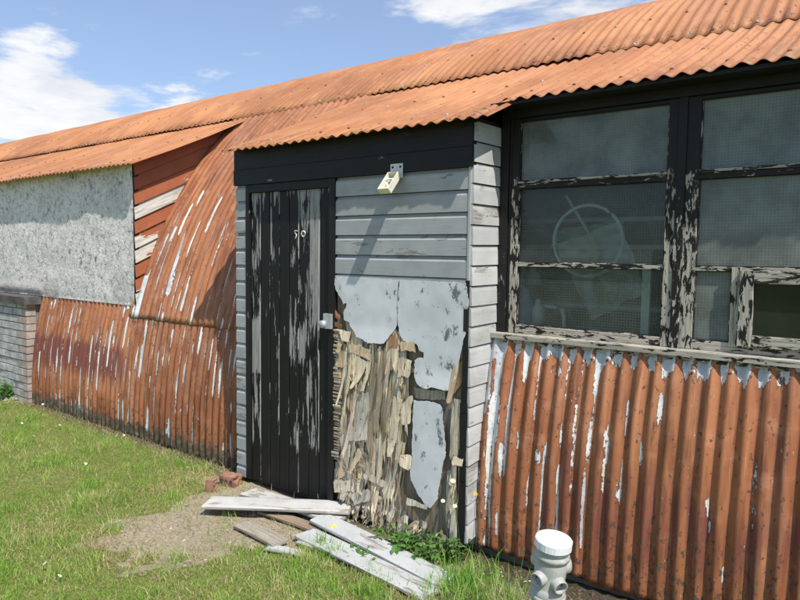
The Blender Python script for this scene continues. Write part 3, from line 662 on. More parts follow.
def skin(poly_px, bulge=.006, lift=.0, seed=0, curlb=.0, colr=None, bb=None):
    pts = [Vector((onY(x, y, FY).x, onY(x, y, FY).z)) for x, y in poly_px]; out = []; rs = random.Random(seed); n = len(pts)
    for i in range(n):
        a, c = pts[i], pts[(i+1) % n]; m = max(1, int((c-a).length/.008)); rag = poly_px[i][2] if len(poly_px[i]) > 2 else 1
        for k in range(m):
            p = a.lerp(c, k/m); d = (c-a).normalized(); q = rs.gauss(0, .0011)+.022*(float(fbm(p.x*15, p.y*15, seed))-.5)*(.25 if p.y > 1.425 else 1); out.append(p+Vector((-d.y, d.x))*q)
    bnd = len(out); xs_ = [p.x for p in out]; zs_ = [p.y for p in out]
    def inside(p):
        r = False
        for i in range(bnd):
            a, c = out[i], out[i-1]
            if (a.y > p.y) != (c.y > p.y) and p.x < (c.x-a.x)*(p.y-a.y)/(c.y-a.y)+a.x: r = not r
        return r
    allp = list(out); x = min(xs_)
    while x < max(xs_):
        z = min(zs_)
        while z < max(zs_):
            p = Vector((x+rs.uniform(-.004, .004), z+rs.uniform(-.004, .004)))
            if inside(p) and min((p-q).length for q in out) > .007: allp.append(p)
            z += .018
        x += .018
    vs, es, fs, *_ = delaunay_2d_cdt([Vector(p) for p in allp], [(i, (i+1) % bnd) for i in range(bnd)], [list(range(bnd))], 1, 1e-6)
    b = bb or MB(); zmin = min(zs_); base_ = len(b.v); o_ = rs.uniform(0, 60); tone = rs.uniform(.85, 1.1)
    for p in vs:
        ed = min((p-q).length for q in out); e = max(0, 1-ed/.012); y = FY-.019-lift-bulge*(float(fbm(p.x*4, p.y*4, seed))-.3)*2 - curlb*max(0, 1-(p.y-zmin)/.10)
        kk_ = tone*rs.uniform(.94, 1.04)
        b.vert((p.x, y, p.y), (p.x+o_, p.y+o_), (e, 0, 0, 1) if colr is None else (colr[0]*kk_, colr[1]*kk_, colr[2]*kk_, 1))
    for f in fs: b.face([q+base_ for q in f], 0, colr is None)
    if bb is not None: return
    o = b.build('plywood_skin', 'skin', porch); so = o.modifiers.new('ply', 'SOLIDIFY'); so.thickness = .0016; so.offset = -1; es = o.modifiers.new('crisp', 'EDGE_SPLIT'); es.split_angle = R_(35)
    return o
q5 = lambda L: [(x/4+320, y/4+250) for x, y in L]; q6 = lambda L: [(x/4+320, y/4+380) for x, y in L]
q8 = lambda L: [(x/5+330, y/5+330) for x, y in L]
CR_ = (.90, .78, .58); TN_ = (.68, .53, .35); GY_ = (.60, .56, .48); BR_ = (.36, .29, .20); RD_ = (.50, .27, .15)
vb = MB(); vv = [(q8([(222, 98), (262, 88), (310, 92), (330, 180), (325, 300), (292, 480), (232, 520), (214, 300), (214, 180)]), BR_, -.014, .004), (q8([(105, 70), (170, 74), (217, 92), (214, 150), (160, 128), (108, 110)]), TN_, .000, .006), (q8([(125, 118), (195, 155), (180, 215), (150, 262), (126, 292), (115, 286), (150, 215), (122, 200)]), CR_, .006, .012),
    (q8([(200, 155), (219, 160), (206, 240), (190, 303), (170, 300), (188, 230)]), CR_, .006, .010), (q8([(105, 300), (150, 318), (200, 310), (206, 420), (196, 555), (160, 540), (115, 547), (98, 440), (128, 340)]), GY_, -.002, .012), (q8([(270, 220), (312, 250), (306, 400), (286, 440), (264, 330)]), TN_, -.009, .003),
    (q8([(350, 108), (386, 115), (376, 300), (352, 382), (340, 300)]), (.72, .65, .50), -.004, .008), (q8([(330, 330), (374, 345), (346, 470), (346, 560), (308, 605), (318, 480)]), CR_, .004, .010), (q8([(395, 140), (421, 150), (410, 232), (389, 225)]), CR_, .004, .010), (q8([(360, 58), (436, 60), (441, 110), (400, 98), (370, 106)]), TN_, .002, .004),
    (q8([(310, 42), (335, 12), (352, 60), (345, 102), (322, 80), (300, 96)]), RD_, -.002, .006), (q8([(60, 0), (118, 5), (112, 60), (76, 50)]), CR_, .000, .010), (q8([(40, 60), (86, 70), (76, 182), (40, 180)]), TN_, -.006, .004), (q8([(630, 340), (667, 350), (660, 520), (636, 602), (624, 480)]), (.74, .68, .54), -.004, .008),
    (q8([(425, 284), (500, 300), (580, 302), (585, 350), (500, 346), (430, 340)]), (.50, .45, .34), -.012, .003), (q8([(612, 250), (645, 168), (690, 140), (676, 262), (640, 300), (604, 352)]), (.38, .24, .14), -.010, .006), (q8([(655, 130), (688, 15), (692, 140)]), (.42, .26, .16), -.010, .004),
    (q6([(200, 240), (240, 230), (255, 380), (215, 372)]), GY_, -.006, .006), (q6([(288, 150), (310, 90), (331, 150), (318, 210), (300, 305), (283, 300)]), CR_, .004, .012), (q6([(330, 100), (376, 60), (372, 170), (340, 176)]), CR_, .000, .008), (q6([(320, 290), (373, 300), (370, 351), (332, 340)]), CR_, .004, .012),
    (q6([(95, 260), (121, 250), (126, 350), (84, 402)]), TN_, .000, .010), (q6([(124, 362), (165, 270), (176, 290), (140, 372)]), CR_, .006, .010), (q6([(205, 368), (281, 405), (274, 421), (200, 391)]), (.74, .69, .58), .004, .012), (q6([(545, 110), (576, 130), (562, 300), (540, 302)]), CR_, -.004, .006), (q6([(545, 300), (586, 310), (580, 341), (540, 330)]), CR_, .002, .010),
    (q6([(70, 398), (130, 395), (152, 440), (76, 442)]), (.66, .60, .48), .004, .014), (q6([(130, 450), (200, 430), (262, 470), (152, 492)]), GY_, .004, .014), (q6([(360, 468), (441, 494), (440, 511), (360, 490)]), GY_, .002, .010), (q6([(168, 95), (206, 60), (200, 235), (150, 238)]), (.66, .62, .54), .002, .010), (q6([(215, 60), (240, 64), (236, 200), (214, 205)]), BR_, -.008, .004)]
for i, (pp, cc0, lf_, cb_) in enumerate(vv):
    vb = MB(); skin(pp, .003, lf_, 40+i, cb_, cc0, vb); vo = vb.build('plywood_veneer', 'shard', porch); sv = vo.modifiers.new('ply', 'SOLIDIFY'); sv.thickness = .0014; sv.offset = -1
skin(q5([(70, 104), (322, 118), (320, 170), (318, 230), (320, 280), (312, 310), (300, 335), (285, 352), (270, 372), (255, 376), (230, 368), (205, 370), (180, 352), (160, 345), (150, 325), (135, 305), (128, 285), (106, 276), (104, 252), (116, 228), (118, 205), (104, 218), (96, 196), (84, 180), (72, 160)]), .005, .0, 1, .012)
skin(q5([(328, 118), (460, 124), (592, 130), (600, 200), (598, 300), (590, 345), (578, 390), (562, 445), (545, 510), (528, 556), (480, 548), (440, 552), (400, 532), (388, 500), (388, 438), (404, 428), (426, 432), (424, 410), (405, 402), (396, 378), (372, 366), (345, 360), (330, 340), (318, 300), (322, 230), (326, 170)]), .005, .002, 2, .008)
skin(q6([(384, 76), (440, 82), (490, 92), (502, 112), (500, 160), (507, 230), (512, 300), (500, 345), (492, 372), (488, 410), (482, 470), (466, 496), (446, 506), (425, 488), (402, 462), (388, 430), (370, 396), (372, 330), (380, 250), (378, 160)]), .004, .0, 3)
# ------------------------------------------------------------------ timber window range
WY = 3.125                                            # front face of the frames
GY = 3.15
def fr(name, boxes, mat='frame'):
    b = MB()
    for lo, hi, ax, bl in boxes:
        # split long members so paint cover can change along them
        L = hi[ax]-lo[ax]; n = max(1, int(L/.06)); oo = (random.uniform(0, 50), random.uniform(0, 50)); lo, hi = list(lo), list(hi)
        P = [(0, 0), (1, 0), (1, 1), (0, 1)]; cs = [a for a in range(3) if a != ax]; sz = [hi[c]-lo[c] for c in cs]; per = [0, sz[0], sz[0]+sz[1], 2*sz[0]+sz[1], 2*sz[0]+2*sz[1]]
        rows = []; us = []; wr = []
        for i in range(n+1):
            t = lo[ax]+L*i/n; r, u, w = [], [], []
            for q, (i0, i1) in enumerate(P+[P[0]]):
                p = [0, 0, 0]; p[ax] = t; p[cs[0]] = (lo, hi)[i0][cs[0]]; p[cs[1]] = (lo, hi)[i1][cs[1]]
                k = bl(p[0], p[2]); r.append(p); u.append((oo[0]+per[q], oo[1]+t)); w.append((k, 0, .15, 1))
            rows.append(r); us.append(u); wr.append(w)
        b.grid(rows, us, wr, sm=False)
        for i in (0, n):
            b.face([b.vert(rows[i][q], us[i][q], wr[i][q]) for q in range(4)])
    return b.build(name, mat, window, .0018)
window = hut
TB = lambda x, z: .49+.44*float(sst(z, 1.95, 2.15))+.06*float(sst(z, 1.45, 1.9))      # more black paint up under the eave
LB = lambda x, z: .42+.42*float(sst(z, 1.45, 2.1))
BK = lambda x, z: .80
TRN = lambda x, z: .54
def Zr(z): return z+EYE
# outer frame, mullion
fr('window_frame', [((-1.700, WY-.012, 1.13), (-1.655, WY+.10, 2.40), 2, lambda x, z: .66+.2*float(sst(z, 1.6, 2.1))),
                    ((-1.652, WY-.002, 1.13), (-1.640, WY+.09, 2.36), 2, lambda x, z: .85),
                    ((-.806, WY-.006, 1.16), (-.768, WY+.09, 2.36), 2, lambda x, z: .57+.30*float(sst(z, 1.7, 2.1))),
                    ((.060, WY-.006, 1.16), (.11, WY+.09, 2.36), 2, TB),
                    ((-1.655, WY-.016, 2.302), (.11, WY+.09, 2.40), 0, lambda x, z: .97)])
fr('window_sill', [((-1.705, WY-.075, 1.142), (.14, WY+.05, 1.168), 0, lambda x, z: .44), ((-1.69, WY-.055, 1.1215), (.13, WY+.04, 1.1415), 0, lambda x, z: .50)])
def sash(x0, x1, g0, g1, nm):
    # x0,x1 outer edges; g0,g1 glass edges
    fr('window_sash', [((x0, WY+.002, 1.170), (g0, WY+.05, 2.30), 2, TB), ((g1, WY+.002, 1.170), (x1, WY+.05, 2.30), 2, TB),
                       ((g0+.0005, WY+.004, 1.170), (g1-.0005, WY+.05, 1.212), 0, lambda x, z: .47), ((g0+.0005, WY+.004, 2.284), (g1-.0005, WY+.05, 2.30), 0, lambda x, z: .95),
                       ((g0+.0005, WY-.004, 1.934), (g1-.0005, WY+.05, 1.962), 0, lambda x, z: .62), ((g0+.0005, WY-.014, 1.962), (g1-.0005, WY+.05, 1.974), 0, lambda x, z: .50),
                       ((g0+.0005, WY+.008, 1.526), (g1-.0005, WY+.05, 1.546), 0, lambda x, z: .52)])
sash(-1.639, -.807, -1.598, -.848, 'a')
sash(-.767, .059, -.712, .015, 'b')
# putty lines round the panes, thin and pale
def putty(x0, x1, z0, z1):
    w = .0045; f = lambda x, z: .58
    fr('putty', [((x0, GY-.016, z0), (x0+w, GY-.002, z1), 2, f), ((x1-w, GY-.016, z0), (x1, GY-.002, z1), 2, f), ((x0+w, GY-.016, z0), (x1-w, GY-.002, z0+w), 0, f), ((x0+w, GY-.016, z1-w*.6), (x1-w, GY-.002, z1), 0, lambda x, z: .7)])
def pane(x0, x1, z0, z1, m):
    b = MB(); b.face([b.vert(p, (p[0], p[2])) for p in ((x0, GY, z0), (x1, GY, z0), (x1, GY, z1), (x0, GY, z1))]); b.build('window_pane', m, window); putty(x0, x1, z0, z1)
pane(-1.598, -.848, 1.974, 2.284, 'glass2'); pane(-1.598, -.848, 1.546, 1.934, 'glass'); pane(-1.598, -.848, 1.212, 1.526, 'glass')
pane(-.712, .015, 1.974, 2.284, 'glass2'); pane(-.712, .015, 1.546, 1.934, 'glass2'); pane(-.712, -.560, 1.212, 1.526, 'glass2')
# small opening casement low down on the right
fr('casement', [((-.559, WY-.004, 1.196), (-.524, WY+.05, 1.545), 2, lambda x, z: .45), ((-.523, WY-.022, 1.205), (-.470, WY+.03, 1.530), 2, lambda x, z: .50), ((-.030, WY-.022, 1.205), (.014, WY+.03, 1.530), 2, lambda x, z: .45),
                 ((-.469, WY-.020, 1.478), (-.031, WY+.03, 1.530), 0, lambda x, z: .50), ((-.469, WY-.020, 1.205), (-.031, WY+.03, 1.252), 0, lambda x, z: .47)])
b = MB(); b.face([b.vert(p, (p[0], p[2])) for p in ((-.469, WY+.01, 1.252), (-.031, WY+.01, 1.252), (-.031, WY+.01, 1.478), (-.469, WY+.01, 1.478))]); b.build('window_pane', 'glass3', window)
for z in (1.475, 1.25):
    hg = MB(); hg.tube([(-.5235, WY-.018, z-.018), (-.5235, WY-.018, z+.018)], .005, 8); hg.build('casement_hinge', 'dark', window)
# black boarding beyond the windows and the cheek of the right dormer
b = MB()
for k in range(10): b.box((.112+k*.104, WY, 1.12), (.112+k*.104+.1015, WY+.03, 2.40), 2, (.8, 0, 0, 1))
b.build('dormer_boards', 'black', hut)
b = MB(); b.prism([(WY, 1.1), (3.6, 1.1), (4.3, 2.92), (WY, 2.42)], 1.155, 1.185, 'x', (.8, 0, 0, 1)); b.build('dormer_cheek', 'black', hut)
b = MB(); b.box((-1.70, 2.985, 2.345), (1.2, WY-.02, 2.362), 0, (.95, 0, 0, 1)); b.build('soffit', 'black', hut)
# ------------------------------------------------------------------ lamp bracket on the porch
fx = onY(396, 172, FY-.03)
lamp = empty('floodlight', (fx.x, FY-.03, 1.92), 'small white bracket with open yellowed lamp housing screwed to the black fascia', 'floodlight')
c = onY(396.5, 170, FY-.034)
b = MB(); b.box((c.x-.042, FY-.0345, c.z-.045), (c.x+.042, FY-.0305, c.z+.034), 2); b.build('mounting_plate', 'whitemetal', lamp, .006)
b = MB()
for s_ in (-1, 1): b.lathe([(.0005, .0), (.007, .0), (.0005, .002)], (c.x+s_*.026, FY-.0352, c.z+.016), Matrix(((1, 0, 0), (0, 0, -1), (0, 1, 0))), 10); b.build('screw', 'dark', lamp); b = MB()
tilt = Matrix.Translation((c.x, FY-.036, c.z-.035)) @ Matrix.Rotation(R_(-42), 4, 'X')
hb = MB(); hw, hl, hd = .037, .135, .036           # open box: four walls, facing out and down
for lo, hi in (((-hw, -hd, -hl), (-hw+.007, 0, 0)), ((hw-.007, -hd, -hl), (hw, 0, 0)), ((-hw+.0071, -hd, -hl), (hw-.0071, 0, -hl+.009)), ((-hw+.0071, -hd, -.008), (hw-.0071, 0, 0))):
    hb.box(lo, hi, 2, mat=tilt)
hb.build('lamp_housing', 'cream', lamp, .002)
hb = MB(); hb.box((-hw+.0075, -.006, -hl+.0095), (hw-.0075, -.001, -.0085), 2, mat=tilt); hb.build('reflector', 'reflector', lamp)
hb = MB(); hb.tube([tilt @ Vector((-.03, -.022, -.045)), tilt @ Vector((.03, -.022, -.045))], .005, 8)
for s_ in (-1, 1): hb.tube([tilt @ Vector((s_*.03, -.005, -.045)), tilt @ Vector((s_*.03, -.028, -.045))], .007, 8)
hb.tube([tilt @ Vector((-.01, -.005, -.09)), tilt @ Vector((-.004, -.03, -.085))], .008, 8)
hb.build('lamp_holder', 'whitemetal', lamp)
# ------------------------------------------------------------------ things standing inside, behind the glass
def inq(x, y, Y): return onY(510+x/3.9875, 180+y/3.75, Y)
sh = empty('shelf_unit', (-1.5, 4.0, 0), 'shelving with pale rails seen dimly behind the left window', 'shelves')
for zpx, d in ((150, 3.9), (250, 3.9), (470, 3.8)):
    z = inq(280, zpx, d).z; b = MB(); b.box((-2.6, d, z-.012), (-.95, d+.28, z+.012), 0); b.build('shelf', 'woodin', sh)
b = MB(); b.box((-1.02, 3.86, .02), (-.965, 3.92, 2.5), 2); b.build('upright', 'woodin', sh); b = MB(); b.box((-2.5, 3.86, .02), (-2.45, 3.92, 2.5), 2); b.build('upright', 'woodin', sh)
rc = inq(308, 228, 3.30); rad = .185
b = MB(); b.tube([(rc.x+rad*math.cos(t*math.pi/24), 3.30, rc.z+rad*math.sin(t*math.pi/24)) for t in range(49)], .0095, 8)
ring = b.build('hoop', 'cup', None); tag(ring, 'large pale round hoop hanging behind the left window', 'hoop')
a_, c_ = inq(225, 60, 3.32), inq(345, 250, 3.32)
b = MB(); b.tube([(a_.x, 3.322, a_.z), (c_.x, 3.322, c_.z)], .009, 8); o = b.build('cane', 'cup', None); tag(o, 'pale thin rod slanting across the hoop behind the window', 'rod')
# crumpled polythene hanging over the hoop
def drape(name, px, Y, label, seed):
    pts = [inq(x, y, Y) for x, y in px]; P, U, Wt = [], [], []
    A, B, C_, D = pts
    for j in range(25):
        r = []
        for i in range(25):
            u, v = i/24, j/24; p = A.lerp(B, u).lerp(D.lerp(C_, u), v); p.y += .05*(float(fbm(u*4+v*3, v*3-u*2, seed))-.5)+.010*abs(math.sin(u*9+v*7+2*float(fbm(u*3, v*3, seed)))); p.x += .04*(float(fbm(v*5, u*2, seed+3))-.5); p.z += .04*(float(fbm(u*5, v*2, seed+4))-.5); r.append(p)
        P.append(r); U.append([(0, 0)]*25); Wt.append([(0, 0, 0, 1)]*25)
    b = MB(); b.grid(P, U, Wt, sm=True); return tag(b.build(name, 'poly', None), label, 'plastic sheet')
drape('polythene_sheet', [(185, 240), (430, 150), (545, 420), (318, 535)], 3.25, 'crumpled clear polythene hanging below the hoop behind the window', 4)
drape('polythene_bag', [(160, 190), (440, 150), (480, 300), (190, 290)], 3.36, 'cloudy plastic bag bunched inside the hoop behind the window', 9)
p = inq(545, 330, 3.30); b = MB(); b.box((p.x-.02, 3.30, 1.0), (p.x+.02, 3.33, 1.53), 2); tag(b.build('post', 'cup', None), 'pale upright strip standing behind the right edge of the lower left pane', 'post')
p = inq(210, 480, 3.34); b = MB(); b.tube([(p.x-.30, 3.36, p.z+.005), (p.x-.05, 3.36, p.z+.005), (p.x-.012, 3.36, p.z-.008), (p.x, 3.36, p.z-.05), (p.x+.004, 3.36, p.z-.30)], .012, 10)
tag(b.build('bent_pipe', 'cup', None), 'pale bent pipe low behind the left window', 'pipe')
def bottle(x, y, Y, r, h, m, label, name='bottle', cat='bottle'):
    p = inq(x, y, Y); b = MB(); I3 = Matrix.Identity(3); b.lathe([(.0005, 0), (r, 0), (r, h*.62), (r*.5, h*.8), (r*.38, h), (.0005, h)], (p.x, Y, p.z), I3, 18)
    return tag(b.build(name, m, None), label, cat)
b = MB(); b.box((-1.64, 3.20, 1.155), (-.86, 3.62, 1.185), 0); tag(b.build('workbench_top', 'floor', None), 'dusty bench top just inside the left window', 'bench')
bottle(60, 540, 3.27, .040, .20, 'blue', 'blue plastic bottle on the bench behind the left window')
bottle(110, 540, 3.30, .034, .14, 'cup', 'pale bottle beside the blue one on the bench')
bottle(90, 390, 3.60, .045, .10, 'cup', 'pale pot on the shelf at the left of the window', 'pot', 'pot')
for (x, y, w_, m, lb) in ((352, 548, .045, 'blue', 'small blue block on the bench below the polythene'), (262, 550, .06, 'cup', 'pale flat box on the bench beside the small blue block'), (235, 548, .022, 'blue', 'tiny blue cap at the foot of the bent pipe')):
    p = inq(x, y, 3.25); b = MB(); b.box((p.x-w_/2, 3.23, 1.1855), (p.x+w_/2, 3.27, 1.1855+.022), 0); tag(b.build('small_box', m, None, .003), lb, 'box')
# ------------------------------------------------------------------ brick wall on the far left
bw_ = empty('brick_wall', (-8, 2.92, 0), 'low limewashed brick wall with pinkish corner bricks against the far left of the hut', 'wall')
core = MB(); core.box((-13, 2.925, -.05), (-6.985, 3.06, 1.02), 0); core.build('wall_core', 'mortar', bw_)
b = MB(); z = -.02; row = 0
while z < 1.0:
    x = -6.975-(0 if row % 2 else 0); first = True
    while x > -13:
        L = (.215 if row % 2 else .10) if first else .215
        jx = random.uniform(-.003, .003); yy = 2.908+random.uniform(-.006, .008)+.02*(1-z)*0
        b.box((x-L, yy, z+random.uniform(-.002, .002)), (x, 3.0, z+.066), 0, mi=1 if (first and random.random() < .85) else 0); x -= L+.011; first = False
    z += .077; row += 1
b.build('brick_courses', ['brick1', 'brick2'], bw_, .004)
b = MB(); b.box((-13, 2.875, 1.022), (-6.93, 3.04, 1.098), 0); b.build('coping', 'slab', bw_, .004)
# ------------------------------------------------------------------ two brick fragments by the porch
def chunk(lo, hi, c, rz, name, label, holes=False, seed=1, mats=('redbrick',)):
    bm = bmesh.new(); bmesh.ops.create_cube(bm, size=1.0); bmesh.ops.subdivide_edges(bm, edges=bm.edges, cuts=5, use_grid_fill=True)
    rs = random.Random(seed)
    for v in bm.verts:
        v.co = Vector((v.co.x*hi[0], v.co.y*hi[1], v.co.z*hi[2])); nz = mnoise.noise(v.co*18+Vector((seed*9, 0, 0))); v.co += v.co.normalized()*nz*.010
        if v.co.x > hi[0]*.25: v.co.x -= abs(mnoise.noise(v.co*30+Vector((0, seed, 5))))*.03
    me = bpy.data.meshes.new(name); bm.to_mesh(me); bm.free(); me.materials.append(M[mats[0]]); me.transform(Matrix.Translation((0, 0, hi[2]/2-.006)))
    o = bpy.data.objects.new(name, me); col.objects.link(o); o.location = c; o.rotation_euler = (0, 0, rz); WLOC[o.name] = Vector(c)
    if len(mats) > 1:
        h = MB()
        for ix in (-.038, .0, .038): h.lathe([(.0005, .0), (.013, .0)], (c[0]+ix, c[1]-hi[1]/2-.0105, c[2]+hi[2]/2), Matrix(((1, 0, 0), (0, 0, -1), (0, 1, 0))), 12)
        hh = h.build('core_hole', 'hole', None); hh.location = Vector((0, 0, 0)); hh.parent = o; hh.location = Vector((0, -hi[1]/2-.0075, hi[2]/2-.014)); hh.rotation_euler = (0, 0, 0)
    return tag(o, label, 'brick', 'broken bricks at the foot of the porch')
g1 = gnd(212, 489); g2 = gnd(231, 484)
chunk(None, (.06, .06, .075), g1, .4, 'broken_brick', 'small chipped brick stub with a pale top, left of the larger red fragment', seed=2)
chunk(None, (.13, .09, .072), g2, .25, 'broken_brick', 'broken orange-red brick lying against the left corner of the porch', seed=5, mats=('redbrick', 'hole'))
# ------------------------------------------------------------------ fallen boards
def board(name, a, c, w, t, z0, z1, mat, label, lap=False, jag=.012, seed=0, wv=.55, bow=.004, grp='fallen boards in front of the door', side=0.):
    rs = random.Random(seed); a = Vector((a.x, a.y, 0)); c = Vector((c.x, c.y, 0)); d = (c-a); L = d.length; d.normalize(); n = Vector((-d.y, d.x, 0))
    xs_ = [-.5, -.44, -.15, .15, .40, .5] if not lap else [-.5, -.46, .12, .16, .40, .5]
    dz = [(-.1), 0, 0, 0, 0, -.1] if not lap else [-.2, 0, 0, -.45, -.45, -.6]
    nr = 16; b = MB(); o = (rs.uniform(0, 50), rs.uniform(0, 50)); P, U, Wt = [], [], []; e0 = [rs.uniform(0, jag) for _ in xs_]; e1 = [rs.uniform(0, jag) for _ in xs_]
    for i in range(nr+1):
        f = i/nr; r, u, w_ = [], [], []
        for k, q in enumerate(xs_):
            s_ = L*f+(e0[k] if i == 0 else 0)-(e1[k] if i == nr else 0)
            z = z0+(z1-z0)*f+t*(1+dz[k])+bow*math.sin(math.pi*f)+side*q
            r.append(a+d*s_+n*(q*w+.002*math.sin(f*7+seed))+Vector((0, 0, z))); u.append((o[0]+q*w, o[1]+s_)); w_.append((wv+rs.uniform(-.05, .05), 0, .25, 1))
        # underside
        for k in (len(xs_)-1, 0):
            q = xs_[k]; s_ = L*f; z = z0+(z1-z0)*f+bow*math.sin(math.pi*f)+side*q
            r.append(a+d*s_+n*(q*w)+Vector((0, 0, z))); u.append((o[0]+q*w+.3, o[1]+s_)); w_.append((.35, 0, .5, .8))
        r.append(r[0]); u.append(u[0]); w_.append(w_[0])
        P.append(r); U.append(u); Wt.append(w_)
    b.grid(P, U, Wt, sm=False)
    for i in (0, nr): b.face([b.vert(P[i][q], (U[i][q][0], q*.01), (.3, 0, .3, .9)) for q in range(len(P[0])-1)])
    return tag(b.build(name, mat, None), label, 'board', grp)
Z = lambda x, y, z=0.: gnd(x, y, z)
board('fallen_board', Z(247, 489, .04), Z(342, 518, .04), .135, .018, .012, .02, 'oldboard', 'white board lying askew under the long top board, its pointed end towards the door', seed=1)
board('fallen_board', Z(207, 500, .06), Z(352, 508, .06), .165, .020, .040, .055, 'oldboard', 'long white board lying across the others, topmost of the pile before the door', lap=True, seed=2, side=.01)
board('fallen_board', Z(262, 512), Z(322, 533), .08, .014, .004, .004, 'brownboard', 'bare brown board half hidden beneath the white ones', seed=3, wv=.3)
board('fallen_board', Z(241, 526), Z(281, 547), .105, .016, .006, .010, 'oldboard', 'short weathered grey-brown board lying alone on the soil', seed=4, wv=.26, jag=.02)
board('fallen_board', Z(266, 549), Z(304, 556), .06, .010, .004, .004, 'greyboard', 'small pale offcut in the grass at the end of the short weathered board', seed=5, jag=.03)
board('fallen_board', Z(319, 521, .02), Z(450, 585, .0), .150, .018, .035, .004, 'greyboard', 'upper of the two long pale grey boards slanting towards the corner post', lap=True, seed=6, jag=.03)
board('fallen_board', Z(304, 533, .02), Z(434, 597, .0), .150, .016, .018, .002, 'greyboard', 'lower of the two long pale grey boards, its near edge sunk in the grass', lap=True, seed=7, jag=.04)
board('fallen_board', Z(300, 542), Z(318, 548), .09, .012, .006, .006, 'greyboard', 'short grey stub poking out from under the lower long grey board', seed=8, jag=.02)
board('fallen_board', Z(362, 517), Z(383, 509), .10, .014, .004, .006, 'brownboard', 'scrap of mouldering board under the torn plywood edge', seed=9, wv=.25, jag=.03)
# ------------------------------------------------------------------ drain stub
DP = onY(554, 538, 2.16)
pb = Vector((DP.x-.055, DP.y+.02, 0)); top = Vector((DP.x, DP.y, DP.z)); ax_ = (top-pb).normalized(); Lp = (top-pb).length
xa = Vector((1, 0, 0)); xa = (xa-ax_*xa.dot(ax_)).normalized(); ya = ax_.cross(xa); M3 = Matrix((xa, ya, ax_)).transposed()
dp = empty('drain_pipe', pb, 'white plastic drain pipe stub with screw cap, before the rusty wall', 'pipe')
b = MB(); T = Lp
b.lathe([(.055, -.08), (.055, T-.235), (.062, T-.232), (.062, T-.190), (.057, T-.186), (.054, T-.18), (.058, T-.12), (.060, T-.092), (.057, T-.080), (.0565, T-.076), (.0635, T-.072), (.0635, T-.058), (.057, T-.054), (.057, T-.044), (.0625, T-.041), (.0625, T-.037), (.05, T-.035)], pb, M3, 48)
b.lathe([(.062, T-.232), (.066, T-.228), (.066, T-.216), (.062, T-.212)], pb, M3, 48)
body = b.build('pipe_body', 'pvc', dp)
b = MB(); n = 96; prof = [(.060, T-.034), (.0665, T-.031), (.0665, T-.004), (.064, T-.001), (.060, T+.0005), (.0005, T+.0015)]
bb = len(b.v)
for i, (r, z) in enumerate(prof):
    for k in range(n):
        a = 2*math.pi*k/n; rr = r+(.0012 if (k % 8) == 0 and i in (1, 2) else 0); b.vert(pb+M3 @ Vector((rr*math.cos(a), rr*math.sin(a), z)))
for i in range(len(prof)-1):
    for k in range(n): b.face((bb+i*n+k, bb+i*n+(k+1) % n, bb+(i+1)*n+(k+1) % n, bb+(i+1)*n+k), 0, False)
b.build('screw_cap', 'pvccap', dp)
tocam = Vector((-pb.x, -pb.y, 0)).normalized(); az0 = math.atan2(tocam.dot(Vector((0, 1, 0))), tocam.dot(Vector((1, 0, 0))))
for da, zc in ((-38, T-.130), (32, T-.140), (-115, T-.105), (100, T-.105)):
    a = az0+R_(da); dr_ = M3 @ Vector((math.cos(a), math.sin(a), -.15 if abs(da) < 60 else .1)).normalized(); u_ = (ax_-dr_*ax_.dot(dr_)).normalized(); v_ = dr_.cross(u_); S3 = Matrix((u_, v_, dr_)).transposed()
    b = MB(); cc = pb+ax_*zc; big = abs(da) < 60
    if big: b.lathe([(.030, .03), (.027, .066), (.027, .078), (.0215, .079), (.0205, .055)], cc, S3, 28); b.lathe([(.0205, .056), (.0005, .056)], cc, S3, 28, 1)
    else: b.lathe([(.034, .0), (.032, .050), (.028, .066), (.018, .073), (.0005, .075)], cc, S3, 28)
    b.build('side_socket', ['pvc', 'hole'], dp)
# ------------------------------------------------------------------ ground
DIRT = [gnd(x, y) for x, y in ((78, 538), (110, 520), (165, 503), (203, 489), (198, 476), (222, 470), (250, 479), (350, 500), (400, 525), (470, 545), (560, 575), (700, 640), (560, 660), (455, 600), (400, 592), (330, 566), (300, 556), (262, 556), (225, 560), (180, 574), (130, 562))]
DX = np.array([p.x for p in DIRT]); DY = np.array([p.y for p in DIRT])
def sdist(X, Y):   # signed distance to the bare patch (negative inside)
    X = np.asarray(X, float); Y = np.asarray(Y, float); ins = np.zeros(X.shape, bool); dm = np.full(X.shape, 1e9); n = len(DX)
    for i in range(n):
        ax, ay, bx, by = DX[i], DY[i], DX[i-1], DY[i-1]
        if ay != by: ins ^= ((ay > Y) != (by > Y)) & (X < (bx-ax)*(Y-ay)/(by-ay)+ax)
        t = np.clip(((X-ax)*(bx-ax)+(Y-ay)*(by-ay))/((bx-ax)**2+(by-ay)**2), 0, 1); dm = np.minimum(dm, np.hypot(X-ax-t*(bx-ax), Y-ay-t*(by-ay)))
    return np.where(ins, -dm, dm)
def gz(X, Y):
    X = np.asarray(X, float); Y = np.asarray(Y, float)
    s = sdist(X, Y); soft = sst(s, -.06, .12)
    h = .05*(fbm(X*.5, Y*.5, 31)-.5)*sst(np.hypot(X, Y-0), 6, 12) + (.022*(fbm(X*2.6, Y*2.6, 32)-.5)) + .010*(fbm(X*11, Y*11, 33)-.5) + .004*(vnoise(X*40, Y*40, 35)-.5)
    return h+soft*.018-.012
def patch(xs, ys):
    XX, YY = np.meshgrid(xs, ys); ZZ = gz(XX, YY); return XX, YY, ZZ
xs = np.concatenate([[-400, -150, -60, -30], np.linspace(-20, -9, 60), np.linspace(-8.9, -4.4, 150), np.linspace(-4.38, .4, 300), np.linspace(.5, 5, 40), [10, 30, 80, 200, 400]])
